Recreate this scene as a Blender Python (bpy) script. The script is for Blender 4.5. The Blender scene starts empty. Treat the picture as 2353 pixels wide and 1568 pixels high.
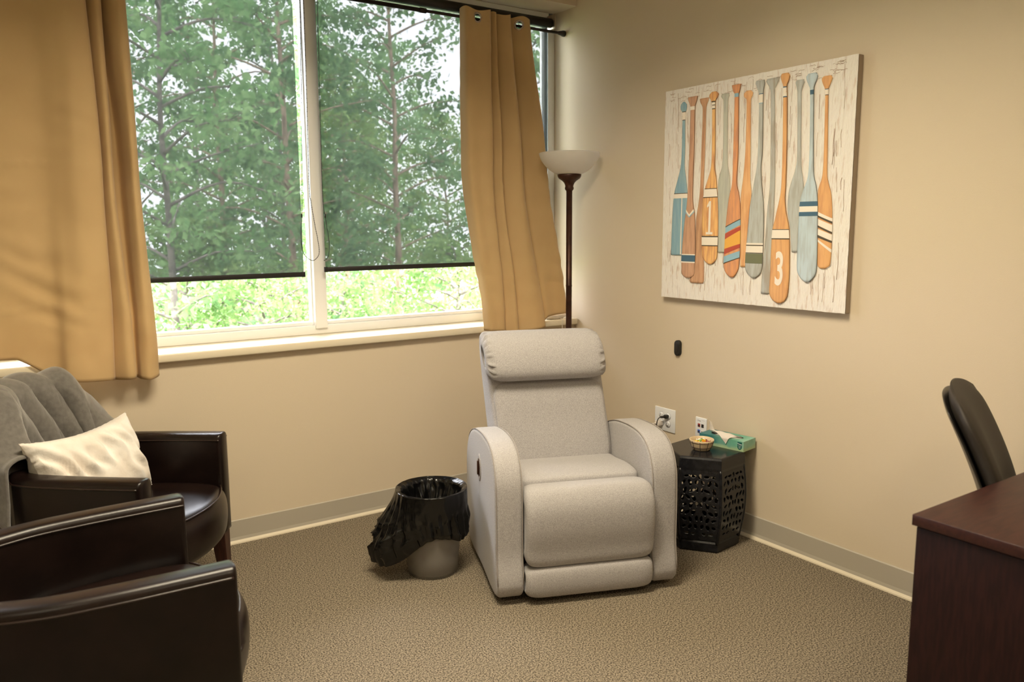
import bpy, bmesh, math, random
import numpy as np
from mathutils import Vector, Matrix, noise

# ------------------------------------------------------------------ camera, world, lights, exposure
SC = bpy.context.scene
COL = SC.collection
SC.view_settings.view_transform = 'Standard'
SC.view_settings.look = 'None'
SC.view_settings.gamma = 1.0
SC.view_settings.use_curve_mapping = False
SC.view_settings.exposure = 0.0

CAM = Vector((-2.92538, -3.64336, 1.45))
AX = Matrix(((0.82660, -0.08484, 0.55636), (-0.56276, -0.11407, 0.81871), (-0.00600, -0.98984, -0.14204)))  # columns: right, down, forward
cd = bpy.data.cameras.new('camera')
cam = bpy.data.objects.new('camera', cd)
COL.objects.link(cam)
rt, dn, fw = AX.col[0].normalized(), AX.col[1], AX.col[2].normalized()
up = rt.cross(fw).normalized()
cam.matrix_world = Matrix.Translation(CAM) @ Matrix((rt, up, -fw)).transposed().to_4x4()
cd.sensor_width = 36.0
cd.lens = 1823.0 / 2353.0 * 36.0
cd.clip_start = 0.05
cd.clip_end = 300
cd.dof.use_dof = True
cd.dof.focus_distance = 3.6
cd.dof.aperture_fstop = 3.5
SC.camera = cam

SKY = 10.5
w = bpy.data.worlds.new('world')
SC.world = w
w.use_nodes = True
bg = w.node_tree.nodes['Background']
# bright overcast: radiance rises from the horizon towards the zenith
_nt = w.node_tree
_tc = _nt.nodes.new('ShaderNodeTexCoord'); _sx = _nt.nodes.new('ShaderNodeSeparateXYZ'); _mr = _nt.nodes.new('ShaderNodeMapRange')
_mr.inputs['From Min'].default_value = .30; _mr.inputs['From Max'].default_value = .85
_mr.inputs['To Min'].default_value = SKY; _mr.inputs['To Max'].default_value = SKY * 4.4
_nt.links.new(_tc.outputs['Generated'], _sx.inputs[0]); _nt.links.new(_sx.outputs['Z'], _mr.inputs['Value'])
bg.inputs[0].default_value = (0.93, 0.93, 1.0, 1)
_nt.links.new(_mr.outputs[0], bg.inputs[1])
try:
    w.cycles.sampling_method = 'MANUAL'
    w.cycles.sample_map_resolution = 256
except Exception:
    pass

CEIL_Z = 2.78
TROFFERS = [(-1.9, -1.75), (-1.7, -3.9), (-3.7, -3.2)]      # ceiling fixtures (all above the frame)
LAMP_W = [69.0, 14.0, 5.0]
LAMP_COL = (1.0, 0.86, 0.63)

# ------------------------------------------------------------------ helpers
def tag(o, label=None, cat=None, group=None, kind=None):
    if label: o['label'] = label
    if cat: o['category'] = cat
    if group: o['group'] = group
    if kind: o['kind'] = kind
    return o

def empty(name, loc=(0, 0, 0), M=None, label=None, cat=None, group=None):
    o = bpy.data.objects.new(name, None)
    COL.objects.link(o)
    o.empty_display_size = 0.05
    if M is not None: o.matrix_world = M
    else: o.location = loc
    return tag(o, label, cat, group)

class G:
    """collects shapes into one mesh"""
    def __init__(s):
        s.v = []; s.f = []; s.m = []; s.sm = []
    def add(s, vs, fs, mi=0, M=None, smooth=True):
        b = len(s.v)
        if M is not None: vs = [M @ Vector(p) for p in vs]
        s.v += [tuple(p) for p in vs]
        s.f += [tuple(b + i for i in f) for f in fs]
        s.m += [mi] * len(fs); s.sm += [smooth] * len(fs)
    def bm(s, bm, mi=0, M=None, smooth=False):
        bm.verts.ensure_lookup_table(); bm.verts.index_update()
        s.add([v.co.copy() for v in bm.verts], [[v.index for v in f.verts] for f in bm.faces], mi, M, smooth)
        bm.free()
    def box(s, lo, hi, mi=0, bev=0.0, M=None, seg=2, smooth=None):
        bm = bmesh.new()
        bmesh.ops.create_cube(bm, size=1)
        c = [(lo[i] + hi[i]) / 2 for i in range(3)]; d = [hi[i] - lo[i] for i in range(3)]
        for v in bm.verts: v.co = Vector((c[0] + v.co.x * d[0], c[1] + v.co.y * d[1], c[2] + v.co.z * d[2]))
        if bev > 0:
            bmesh.ops.bevel(bm, geom=bm.edges[:], offset=min(bev, min(d) * .49), segments=seg, profile=0.5, affect='EDGES')
        s.bm(bm, mi, M, (bev > 0) if smooth is None else smooth)
    def tube(s, pts, r, n=8, mi=0, M=None, closed=False, caps=True):
        pts = [Vector(p) for p in pts]; N = len(pts)
        rs = r if isinstance(r, (list, tuple)) else [r] * N
        vs = []; fs = []; prev = None
        for i, p in enumerate(pts):
            if closed: t = pts[(i + 1) % N] - pts[i - 1]
            else: t = pts[min(i + 1, N - 1)] - pts[max(i - 1, 0)]
            if t.length < 1e-9: t = Vector((0, 0, 1))
            t.normalize()
            if prev is None:
                a = Vector((0, 0, 1)) if abs(t.z) < .9 else Vector((1, 0, 0))
                nrm = t.cross(a).normalized()
            else:
                nrm = (prev - t * prev.dot(t))
                nrm = nrm.normalized() if nrm.length > 1e-6 else t.orthogonal().normalized()
            prev = nrm; bn = t.cross(nrm)
            for k in range(n):
                a = 2 * math.pi * k / n
                vs.append(p + (nrm * math.cos(a) + bn * math.sin(a)) * rs[i])
        for i in range(N if closed else N - 1):
            j = (i + 1) % N
            for k in range(n):
                l = (k + 1) % n
                fs.append((i * n + k, i * n + l, j * n + l, j * n + k))
        if caps and not closed:
            fs.append(tuple(range(n))[::-1]); fs.append(tuple((N - 1) * n + k for k in range(n)))
        s.add(vs, fs, mi, M)
    def lathe(s, prof, n=32, mi=0, M=None, caps=True, closed=False, smooth=True):
        vs = []; fs = []; K = len(prof)
        for r, z in prof:
            for k in range(n):
                a = 2 * math.pi * k / n
                vs.append((r * math.cos(a), r * math.sin(a), z))
        for i in range(K if closed else K - 1):
            j = (i + 1) % K
            for k in range(n):
                l = (k + 1) % n
                fs.append((i * n + k, i * n + l, j * n + l, j * n + k))
        if caps and not closed:
            fs.append(tuple(range(n))[::-1]); fs.append(tuple((K - 1) * n + k for k in range(n)))
        s.add(vs, fs, mi, M, smooth)
    def grid(s, fn, nu, nv, mi=0, M=None, cu=False, cv=False, skip=None, smooth=True):
        """fn(u,v) with u,v in 0..1 ; cu/cv closed"""
        vs = []; fs = []
        for i in range(nu):
            for j in range(nv):
                u = i / (nu if cu else nu - 1); v = j / (nv if cv else nv - 1)
                vs.append(fn(u, v))
        for i in range(nu if cu else nu - 1):
            for j in range(nv if cv else nv - 1):
                if skip and skip((i + .5) / (nu - 1), (j + .5) / (nv - 1)): continue
                a = i * nv + j; b = ((i + 1) % nu) * nv + j
                c = ((i + 1) % nu) * nv + (j + 1) % nv; d = i * nv + (j + 1) % nv
                fs.append((a, b, c, d))
        s.add(vs, fs, mi, M, smooth)
    def prism(s, poly, x0, x1, mi=0, bev=0.0, seg=3, M=None, smooth=True, bevsel='caps'):
        """poly in (y,z), extruded along x"""
        bm = bmesh.new()
        a = [bm.verts.new((x0, p[0], p[1])) for p in poly]
        f = bm.faces.new(a)
        r = bmesh.ops.extrude_face_region(bm, geom=[f])
        for v in r['geom']:
            if isinstance(v, bmesh.types.BMVert): v.co.x = x1
        bmesh.ops.recalc_face_normals(bm, faces=bm.faces[:])
        if bev > 0:
            ed = [e for e in bm.edges if abs(e.verts[0].co.x - e.verts[1].co.x) < 1e-6]
            bmesh.ops.bevel(bm, geom=ed, offset=bev, segments=seg, profile=0.5, affect='EDGES', clamp_overlap=True)
        s.bm(bm, mi, M, smooth)
    def build(s, name, mats, parent=None, M=None, loc=None, label=None, mods=(), autosmooth=None):
        me = bpy.data.meshes.new(name)
        me.from_pydata(s.v, [], s.f)
        if not isinstance(mats, (list, tuple)): mats = [mats]
        for m in mats: me.materials.append(m)
        me.polygons.foreach_set('material_index', s.m)
        me.polygons.foreach_set('use_smooth', s.sm)
        me.update()
        bm = bmesh.new(); bm.from_mesh(me)
        bmesh.ops.recalc_face_normals(bm, faces=bm.faces[:])
        bm.to_mesh(me); bm.free()
        if autosmooth:
            me.set_sharp_from_angle(angle=math.radians(autosmooth))
        o = bpy.data.objects.new(name, me)
        COL.objects.link(o)
        if parent is not None: o.parent = parent
        if M is not None: o.matrix_local = M
        if loc is not None: o.location = loc
        for k, v in mods:
            md = o.modifiers.new(k, k)
            for a, b in v.items(): setattr(md, a, b)
        if label: o['label'] = label
        return o

def cr(pts, n=6, closed=False):
    """Catmull-Rom through points"""
    P = [Vector(p) for p in pts]; N = len(P); out = []
    rng = range(N) if closed else range(N - 1)
    for i in rng:
        if closed: a, b, c, d = P[i - 1], P[i], P[(i + 1) % N], P[(i + 2) % N]
        else: a, b, c, d = P[max(i - 1, 0)], P[i], P[i + 1], P[min(i + 2, N - 1)]
        for k in range(n):
            t = k / n
            out.append(0.5 * ((2 * b) + (c - a) * t + (2 * a - 5 * b + 4 * c - d) * t * t + (3 * b - a - 3 * c + d) * t ** 3))
    if not closed: out.append(P[-1])
    return out

def cr2(pts, n=6, closed=False):
    return [(p.x, p.y) for p in cr([(a, b, 0) for a, b in pts], n, closed)]

def lerp(a, b, t): return a + (b - a) * t
def sstep(t):
    t = max(0.0, min(1.0, t)); return t * t * (3 - 2 * t)
def nz(x, y, z=0.0): return noise.noise(Vector((x, y, z)))
def interp(tab, x):
    if x <= tab[0][0]: return tab[0][1:]
    for a, b in zip(tab, tab[1:]):
        if x <= b[0]:
            t = (x - a[0]) / (b[0] - a[0] + 1e-12)
            return tuple(lerp(p, q, t) for p, q in zip(a[1:], b[1:]))
    return tab[-1][1:]

# ------------------------------------------------------------------ materials
def srgb(*c):
    return tuple(((x / 255) / 12.92 if x / 255 <= .04045 else ((x / 255 + .055) / 1.055) ** 2.4) for x in c)

def mat(name, col, rough=0.6, metal=0.0, col2=None, nscale=50, ndetail=3, nlo=.4, nhi=.6, bump=0, bscale=200, bdist=.001,
        stretch=None, spec=.5, sheen=0, trans=0, coat=0, bumptype='noise', alpha=1, space='Object', emit=None):
    m = bpy.data.materials.new(name); m.use_nodes = True
    nt = m.node_tree; N = nt.nodes; L = nt.links
    p = N['Principled BSDF']; out = N['Material Output']
    p.inputs['Base Color'].default_value = (*col, 1)
    p.inputs['Roughness'].default_value = rough
    p.inputs['Metallic'].default_value = metal
    p.inputs['Specular IOR Level'].default_value = spec
    p.inputs['Sheen Weight'].default_value = sheen
    p.inputs['Coat Weight'].default_value = coat
    p.inputs['Alpha'].default_value = alpha
    if emit:
        p.inputs['Emission Color'].default_value = (*emit[0], 1); p.inputs['Emission Strength'].default_value = emit[1]
    tc = N.new('ShaderNodeTexCoord'); mp = N.new('ShaderNodeMapping')
    L.new(tc.outputs[space], mp.inputs['Vector'])
    if stretch: mp.inputs['Scale'].default_value = stretch
    if col2 is not None:
        n = N.new('ShaderNodeTexNoise'); n.inputs['Scale'].default_value = nscale; n.inputs['Detail'].default_value = ndetail
        r = N.new('ShaderNodeValToRGB')
        r.color_ramp.elements[0].position = nlo; r.color_ramp.elements[1].position = nhi
        r.color_ramp.elements[0].color = (*col, 1); r.color_ramp.elements[1].color = (*col2, 1)
        L.new(mp.outputs[0], n.inputs['Vector']); L.new(n.outputs['Fac'], r.inputs[0]); L.new(r.outputs[0], p.inputs['Base Color'])
    if bump:
        if bumptype == 'voronoi':
            b = N.new('ShaderNodeTexVoronoi'); b.feature = 'SMOOTH_F1'; o = b.outputs['Distance']
        else:
            b = N.new('ShaderNodeTexNoise'); b.inputs['Detail'].default_value = 3; o = b.outputs['Fac']
        b.inputs['Scale'].default_value = bscale
        bn = N.new('ShaderNodeBump'); bn.inputs['Strength'].default_value = bump; bn.inputs['Distance'].default_value = bdist
        L.new(mp.outputs[0], b.inputs['Vector']); L.new(o, bn.inputs['Height']); L.new(bn.outputs[0], p.inputs['Normal'])
    if trans:
        t = N.new('ShaderNodeBsdfTranslucent'); mx = N.new('ShaderNodeMixShader'); mx.inputs[0].default_value = trans
        t.inputs[0].default_value = (*col, 1)
        L.new(p.outputs[0], mx.inputs[1]); L.new(t.outputs[0], mx.inputs[2]); L.new(mx.outputs[0], out.inputs[0])
    return m

M = {}
M['wall'] = mat('wall_paint', (.69, .59, .45), .75, bump=.25, bscale=260, bdist=.0012, spec=.25)
M['ceil'] = mat('ceiling_tile', (.75, .73, .68), .9, bump=.3, bscale=120, bdist=.002)
M['carpet'] = mat('carpet', (.040, .031, .020), .95, col2=(.33, .275, .20), nscale=190, ndetail=3, nlo=.38, nhi=.62, bump=.3, bscale=200, bdist=.004, spec=.1, sheen=.1)
M['base'] = mat('vinyl_baseboard', (.45, .41, .34), .55, bump=.05, bscale=80)
M['basecap'] = mat('baseboard_toe', (.78, .70, .55), .5)
M['white'] = mat('white_paint', (.80, .79, .76), .4)
M['sill'] = mat('sill_paint', (.80, .72, .56), .35)
M['frame'] = mat('window_frame_vinyl', (.90, .90, .90), .35)
M['blackplastic'] = mat('black_plastic', (.012, .011, .011), .4)
M['blackmetal'] = mat('dark_bronze_metal', (.05, .022, .016), .38, metal=.55, col2=(.07, .03, .02), nscale=30)
M['rod'] = mat('rod_metal', (.03, .022, .018), .35, metal=.6)
M['grommet'] = mat('grommet_metal', (.45, .38, .32), .28, metal=1)
M['leather'] = mat('dark_brown_leather', (.007, .0035, .003), .30, col2=(.011, .0055, .0045), nscale=9, bump=.25, bscale=330, bdist=.0006, spec=.35)
M['piping'] = mat('leather_piping', (.02, .010, .008), .3, spec=.6)
M['darkwood'] = mat('dark_stained_wood', (.035, .013, .010), .35, col2=(.06, .022, .016), nscale=18, stretch=(6, 6, .7))
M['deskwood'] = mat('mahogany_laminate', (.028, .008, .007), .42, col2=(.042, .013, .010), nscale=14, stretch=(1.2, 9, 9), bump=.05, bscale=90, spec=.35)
M['deskside_shaded'] = mat('mahogany_laminate_upright_shaded', (.012, .0035, .003), .5, col2=(.020, .006, .005), nscale=14, stretch=(9, 9, 1.0), bump=.05, bscale=90, spec=.2)  # desk laminate with upright grain, the shade on the sides darkened into its colour
M['fabric'] = mat('grey_heather_fabric', (.325, .311, .314), .95, col2=(.47, .453, .457), nscale=520, ndetail=2, nlo=.38, nhi=.62, bump=.35, bscale=500, bdist=.001, spec=.15, sheen=.15, stretch=(1, 1, .55))
M['fabricseam'] = mat('grey_fabric_seam', (.33, .30, .28), .95)
M['underside'] = mat('black_dust_cover', (.01, .01, .01), .9)
M['blanket'] = mat('grey_plush_blanket', (.125, .115, .105), .95, col2=(.17, .158, .145), nscale=60, nlo=.35, nhi=.7, bump=.4, bscale=300, bdist=.002, sheen=.7)
M['pillow'] = mat('cream_plush_pillow', (.74, .67, .60), .9, col2=(.85, .82, .78), nscale=9, ndetail=4, nlo=.35, nhi=.65, bump=.5, bscale=60, bdist=.004, sheen=.5)
M['bag'] = mat('black_bin_liner', (.003, .003, .003), .2, spec=.45, bump=.35, bscale=26, bdist=.012, bumptype='voronoi')
M['stool'] = mat('black_glazed_ceramic', (.006, .007, .010), .2, col2=(.012, .013, .017), nscale=40, spec=.4)
M['bowl'] = mat('cream_stoneware', (.72, .58, .38), .3, col2=(.66, .50, .32), nscale=20)
M['bowline'] = mat('brown_glaze_line', (.06, .035, .03), .35)
M['tissue'] = mat('tissue_paper', (.86, .80, .74), .9, trans=.25)
M['canvas'] = mat('whitewashed_canvas', (.70, .58, .50), .85, col2=(.88, .84, .79), nscale=24, ndetail=6, nlo=.28, nhi=.44, bump=1.0, bscale=45, bdist=.006, stretch=(3.0, .55, 1))
M['canvasedge'] = mat('canvas_edge', (.42, .35, .28), .85)
M['groove'] = mat('brown_paint_groove', (.56, .42, .34), .85)
M['halo'] = mat('cream_impasto', (.88, .82, .74), .8, bump=.4, bscale=90, bdist=.003)
M['officechair'] = mat('dark_chair_fabric', (.028, .022, .017), .62, bump=.3, bscale=300)
M['officeshell'] = mat('dark_chair_shell', (.012, .011, .011), .3)
M['plate'] = mat('white_plate', (.82, .84, .88), .3)
M['slot'] = mat('outlet_slot', (.03, .03, .03), .6)
M['charger'] = mat('white_charger', (.80, .74, .68), .4)
M['bark'] = mat('tree_bark', (.16, .105, .075), .9, col2=(.30, .21, .15), nscale=9, stretch=(2, 2, .5), bump=.5, bscale=20, bdist=.02)
M['bark2'] = mat('tree_bark_grey', (.085, .07, .06), .9, col2=(.17, .14, .12), nscale=9, bump=.5, bscale=20, bdist=.02)
M['ground'] = mat('outdoor_ground', (.12, .16, .06), .95, col2=(.22, .26, .10), nscale=.8)
M['facade'] = mat('outer_facade', (.5, .46, .4), .9)

def leafmat(name, c1, c2):
    m = bpy.data.materials.new(name); m.use_nodes = True
    nt = m.node_tree; N = nt.nodes; L = nt.links
    for n in list(N): N.remove(n)
    out = N.new('ShaderNodeOutputMaterial'); d = N.new('ShaderNodeBsdfDiffuse'); t = N.new('ShaderNodeBsdfTranslucent'); mx = N.new('ShaderNodeMixShader')
    tc = N.new('ShaderNodeTexCoord'); n = N.new('ShaderNodeTexNoise'); r = N.new('ShaderNodeValToRGB')
    n.inputs['Scale'].default_value = 1.6; n.inputs['Detail'].default_value = 4
    r.color_ramp.elements[0].position = .38; r.color_ramp.elements[1].position = .62
    r.color_ramp.elements[0].color = (*c1, 1); r.color_ramp.elements[1].color = (*c2, 1)
    L.new(tc.outputs['Object'], n.inputs['Vector']); L.new(n.outputs['Fac'], r.inputs[0])
    L.new(r.outputs[0], d.inputs[0]); L.new(r.outputs[0], t.inputs[0]); mx.inputs[0].default_value = .5
    L.new(d.outputs[0], mx.inputs[1]); L.new(t.outputs[0], mx.inputs[2]); L.new(mx.outputs[0], out.inputs[0])
    return m
M['leaf1'] = leafmat('leaves_bright', (.10, .18, .05), (.24, .33, .13))
M['leaf2'] = leafmat('leaves_mid', (.11, .22, .08), (.24, .36, .16))
M['leaf3'] = leafmat('leaves_dark', (.085, .165, .07), (.19, .30, .14))

def mixtrans(name, col, T, gloss=0.0, rough=.0, translucent=0.0, tint=(1, 1, 1)):
    m = bpy.data.materials.new(name); m.use_nodes = True
    nt = m.node_tree; N = nt.nodes; L = nt.links
    for n in list(N): N.remove(n)
    out = N.new('ShaderNodeOutputMaterial'); tr = N.new('ShaderNodeBsdfTransparent'); tr.inputs[0].default_value = (*tint, 1)
    mx = N.new('ShaderNodeMixShader'); mx.inputs[0].default_value = 1 - T
    if gloss:
        s = N.new('ShaderNodeBsdfPrincipled'); s.inputs['Base Color'].default_value = (*col, 1); s.inputs['Roughness'].default_value = rough
        s = s.outputs[0]
    else:
        d = N.new('ShaderNodeBsdfDiffuse'); d.inputs[0].default_value = (*col, 1)
        t = N.new('ShaderNodeBsdfTranslucent'); t.inputs[0].default_value = (*col, 1)
        m2 = N.new('ShaderNodeMixShader'); m2.inputs[0].default_value = translucent
        L.new(d.outputs[0], m2.inputs[1]); L.new(t.outputs[0], m2.inputs[2]); s = m2.outputs[0]
    L.new(tr.outputs[0], mx.inputs[1]); L.new(s, mx.inputs[2]); L.new(mx.outputs[0], out.inputs[0])
    return m
M['blindfab'] = mixtrans('solar_screen_mesh', (.055, .062, .062), .335, translucent=.55)
M['binplastic'] = mixtrans('frosted_clear_plastic', (.36, .34, .32), .56, gloss=1, rough=.25)
M['clear'] = mixtrans('clear_plastic', (.8, .82, .82), .45, gloss=1, rough=.1)

def glassmat():
    m = bpy.data.materials.new('window_glass'); m.use_nodes = True
    nt = m.node_tree; N = nt.nodes; L = nt.links
    for n in list(N): N.remove(n)
    out = N.new('ShaderNodeOutputMaterial'); tr = N.new('ShaderNodeBsdfTransparent'); g = N.new('ShaderNodeBsdfGlossy'); g.inputs['Roughness'].default_value = .01
    tr.inputs[0].default_value = (.97, .98, .98, 1)
    fr = N.new('ShaderNodeFresnel'); fr.inputs[0].default_value = 1.35; mx = N.new('ShaderNodeMixShader')
    L.new(fr.outputs[0], mx.inputs[0]); L.new(tr.outputs[0], mx.inputs[1]); L.new(g.outputs[0], mx.inputs[2]); L.new(mx.outputs[0], out.inputs[0])
    return m
M['glass'] = glassmat()

def curtainmat():
    m = mat('tan_curtain_cloth', (.60, .42, .215), .8, col2=(.63, .445, .23), nscale=6, bump=.25, bscale=900, bdist=.0006, spec=.2, sheen=.25, trans=.2)
    return m
M['curtain'] = curtainmat()

def opalmat():
    m = mat('opal_glass', (.95, .93, .90), .25, col2=(.90, .88, .85), nscale=14, ndetail=4, trans=.6, spec=.5)
    return m
M['opal'] = opalmat()

# ------------------------------------------------------------------ the room
XL, YB = -4.7, -5.2      # left wall and back wall
WZ0, WZ1 = 0.92, 2.672   # window opening
WXL = -4.2               # left end of the opening
RD = 0.20                # recess depth
def struct(g, name, mats, **k):
    o = g.build(name, mats, **k); o['kind'] = 'structure'; return o

g = G(); g.box((XL - .2, YB - .2, -.2), (.2, .28, 0)); struct(g, 'floor', M['carpet'])
g = G(); g.box((XL - .2, YB - .2, CEIL_Z), (.2, .28, CEIL_Z + .15)); struct(g, 'ceiling', M['ceil'])
g = G()
g.box((XL - .2, 0, 0), (0, .28, WZ0 - .035))
g.box((XL - .2, 0, WZ1), (0, .28, CEIL_Z))
g.box((XL - .2, 0, WZ0 - .035), (WXL, .28, WZ1))
struct(g, 'wall_window', M['wall'])
g = G(); g.box((0, YB - .2, 0), (.2, .28, CEIL_Z)); struct(g, 'wall_right', M['wall'])
g = G(); g.box((XL - .2, YB - .2, 0), (XL, 0, CEIL_Z)); struct(g, 'wall_left', M['wall'])
g = G(); g.box((XL, YB - .2, 0), (0, YB, CEIL_Z)); struct(g, 'wall_back', M['wall'])

# vinyl cove base: flat band with a toe at the carpet
def baseprof():
    return [(0, 0.0), (-.016, 0.0), (-.015, .006), (-.009, .016), (-.006, .03), (-.005, .108), (0, .112)]
g = G()
pf = baseprof()
vs = [(x, y, z) for x in (XL, 0) for y, z in pf]; n = len(pf)
g.add(vs, [(i, i + 1, n + i + 1, n + i) for i in range(n - 1)], 0)
for k, p in enumerate(g.f): g.m[k] = 1 if k < 3 else 0
g.sm = [False] * len(g.f)
struct(g, 'baseboard_window', [M['base'], M['basecap']])
g = G()
vs = [(y, x, z) for x in (YB, 0) for y, z in pf]
g.add(vs, [(i, i + 1, n + i + 1, n + i) for i in range(n - 1)], 0)
for k, p in enumerate(g.f): g.m[k] = 1 if k < 3 else 0
g.sm = [False] * len(g.f)
struct(g, 'baseboard_right', [M['base'], M['basecap']])

# sill board
g = G(); g.box((WXL - .04, -.032, WZ0 - .037), (-.002, RD + .05, WZ0), bev=.006); struct(g, 'trim_1', M['sill'])

# window frame + glass
g = G()
F0, F1 = RD, RD + .07
g.box((WXL, F0, WZ0), (0, F1, WZ0 + .045), bev=.004)                 # bottom rail
g.box((WXL, F0 + .02, WZ0 + .045), (0, F1, WZ0 + .062), bev=.003)    # glazing bead
g.box((WXL, F0, WZ1 - .055), (0, F1, WZ1), bev=.004)                 # head
g.box((WXL, F0 + .02, WZ1 - .07), (0, F1, WZ1 - .055), bev=.003)
g.box((-.048, F0, WZ0), (0, F1, WZ1), bev=.004)                      # right stile
g.box((-.058, F0 + .02, WZ0), (-.048, F1, WZ1), bev=.003)
g.box((WXL, F0, WZ0), (WXL + .06, F1, WZ1), bev=.004)
fr = struct(g, 'window_1', M['frame'])
for x0 in (-1.512, -3.02):
    g = G(); g.box((x0, F0 - .012, WZ0 + .03), (x0 + .062, F1, WZ1 - .03), bev=.003)
    g.box((x0 - .005, F0 + .022, WZ0 + .04), (x0 + .067, F1, WZ1 - .04), bev=.003)
    g.build('mullion', M['frame'], fr)
for a, b in ((-1.445, -.058), (-2.953, -1.517), (WXL + .06, -3.025)):
    g = G(); g.box((a - .005, F0 + .045, WZ0 + .06), (b + .005, F0 + .049, WZ1 - .06)); g.build('pane', M['glass'], fr)

# ------------------------------------------------------------------ roller blinds
BY = .150
def bead_chain(pts, step=.009, r=.0028):
    g = G(); P = cr(pts, 24)
    g.tube(P, .0013, 5)
    acc = 0; last = P[0]
    octv = [(1, 0, 0), (-1, 0, 0), (0, 1, 0), (0, -1, 0), (0, 0, 1), (0, 0, -1)]
    octf = [(0, 2, 4), (2, 1, 4), (1, 3, 4), (3, 0, 4), (2, 0, 5), (1, 2, 5), (3, 1, 5), (0, 3, 5)]
    for p in P[1:]:
        acc += (p - last).length; last = p
        if acc >= step:
            acc = 0; g.add([Vector(v) * r + p for v in octv], octf)
    return g
def blind(x0, x1, zb, label, chains):
    t = empty('roller_blind', ((x0 + x1) / 2, BY, 2.61), label=label, cat='window blind', group='roller blinds in the window')
    L = Matrix.Translation((-(x0 + x1) / 2, -BY, -2.61))
    g = G(); g.tube([(x0 - .01, BY + .012, 2.605), (x1 + .035, BY + .012, 2.605)], .026, 20, M=L); g.build('roller_tube', M['blackplastic'], t)
    g = G(); g.box((x0, BY - .0003, zb + .01), (x1, BY + .0003, 2.6), M=L); g.build('blind_fabric', M['blindfab'], t)
    g = G(); g.box((x0 - .004, BY - .006, zb - .011), (x1 + .004, BY + .006, zb + .013), bev=.003, M=L)
    g.box((x0 - .006, BY - .007, zb - .012), (x0 + .012, BY + .007, zb + .014), bev=.002, M=L)
    g.box((x1 - .012, BY - .007, zb - .012), (x1 + .006, BY + .007, zb + .014), bev=.002, M=L)
    g.build('hem_bar', M['blackplastic'], t)
    for pts, kn in chains:
        g = bead_chain(pts)
        g.v = [tuple(L @ Vector(p)) for p in g.v]
        c = g.build('pull_chain', M['blackplastic'], t)
        g = G(); k = Vector(kn); g.tube([k - Vector((0, 0, .009)), k + Vector((0, 0, .009))], .004, 8, M=L); g.build('chain_connector', M['blackplastic'], c)
    g = G(); g.box((x1 + .03, BY - .03, 2.57), (x1 + .038, BY + .045, 2.65), bev=.002, M=L); g.build('bracket', M['grommet'], t)
    return t
cy = BY - .04
blind(-2.99, -1.578, 1.226, 'wide dark see-through roller blind left of the window mullion, black hem bar', [
    ([(-1.552, cy, 2.60), (-1.566, cy, 2.1), (-1.584, cy, 1.63), (-1.590, cy, 1.51), (-1.598, cy, 1.40), (-1.590, cy, 1.335), (-1.562, cy, 1.302), (-1.537, cy, 1.297), (-1.511, cy, 1.33), (-1.516, cy, 1.40), (-1.526, cy, 1.46), (-1.542, cy, 1.58), (-1.548, cy, 1.66), (-1.541, cy, 2.1), (-1.536, cy, 2.60)], (-1.590, cy, 1.51))])
blind(-1.466, -.090, 1.246, 'dark see-through roller blind right of the mullion, partly behind the curtain', [
    ([(-1.469, cy, 2.60), (-1.476, cy, 2.1), (-1.482, cy, 1.63), (-1.472, cy, 1.50), (-1.459, cy, 1.40), (-1.459, cy, 1.345), (-1.470, cy, 1.305), (-1.488, cy, 1.293)], (-1.473, cy, 1.51))])

# ------------------------------------------------------------------ curtain rod and curtains
RY, RZ = .108, 2.545
t = empty('curtain_rod', (-1.6, RY, RZ), label='thin dark tension rod across the window top carrying both curtains', cat='curtain rod')
L = Matrix.Translation((1.6, -RY, -RZ))
g = G(); g.tube([(-4.195, RY, RZ), (-.9, RY, RZ)], .0105, 12, M=L); g.tube([(-.9, RY, RZ), (-.03, RY, RZ)], .0080, 12, M=L); g.tube([(-.93, RY, RZ), (-.895, RY, RZ)], .0130, 12, M=L); g.build('rod', M['rod'], t)
for x in (-.001, -4.199):
    s = -1 if x > -1 else 1
    g = G(); g.tube([(x, RY, RZ), (x + s * .012, RY, RZ), (x + s * .03, RY, RZ), (x + s * .045, RY, RZ)], [.017, .017, .012, .009], 14, M=L); g.build('rubber_end', M['blackplastic'], t)

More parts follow.
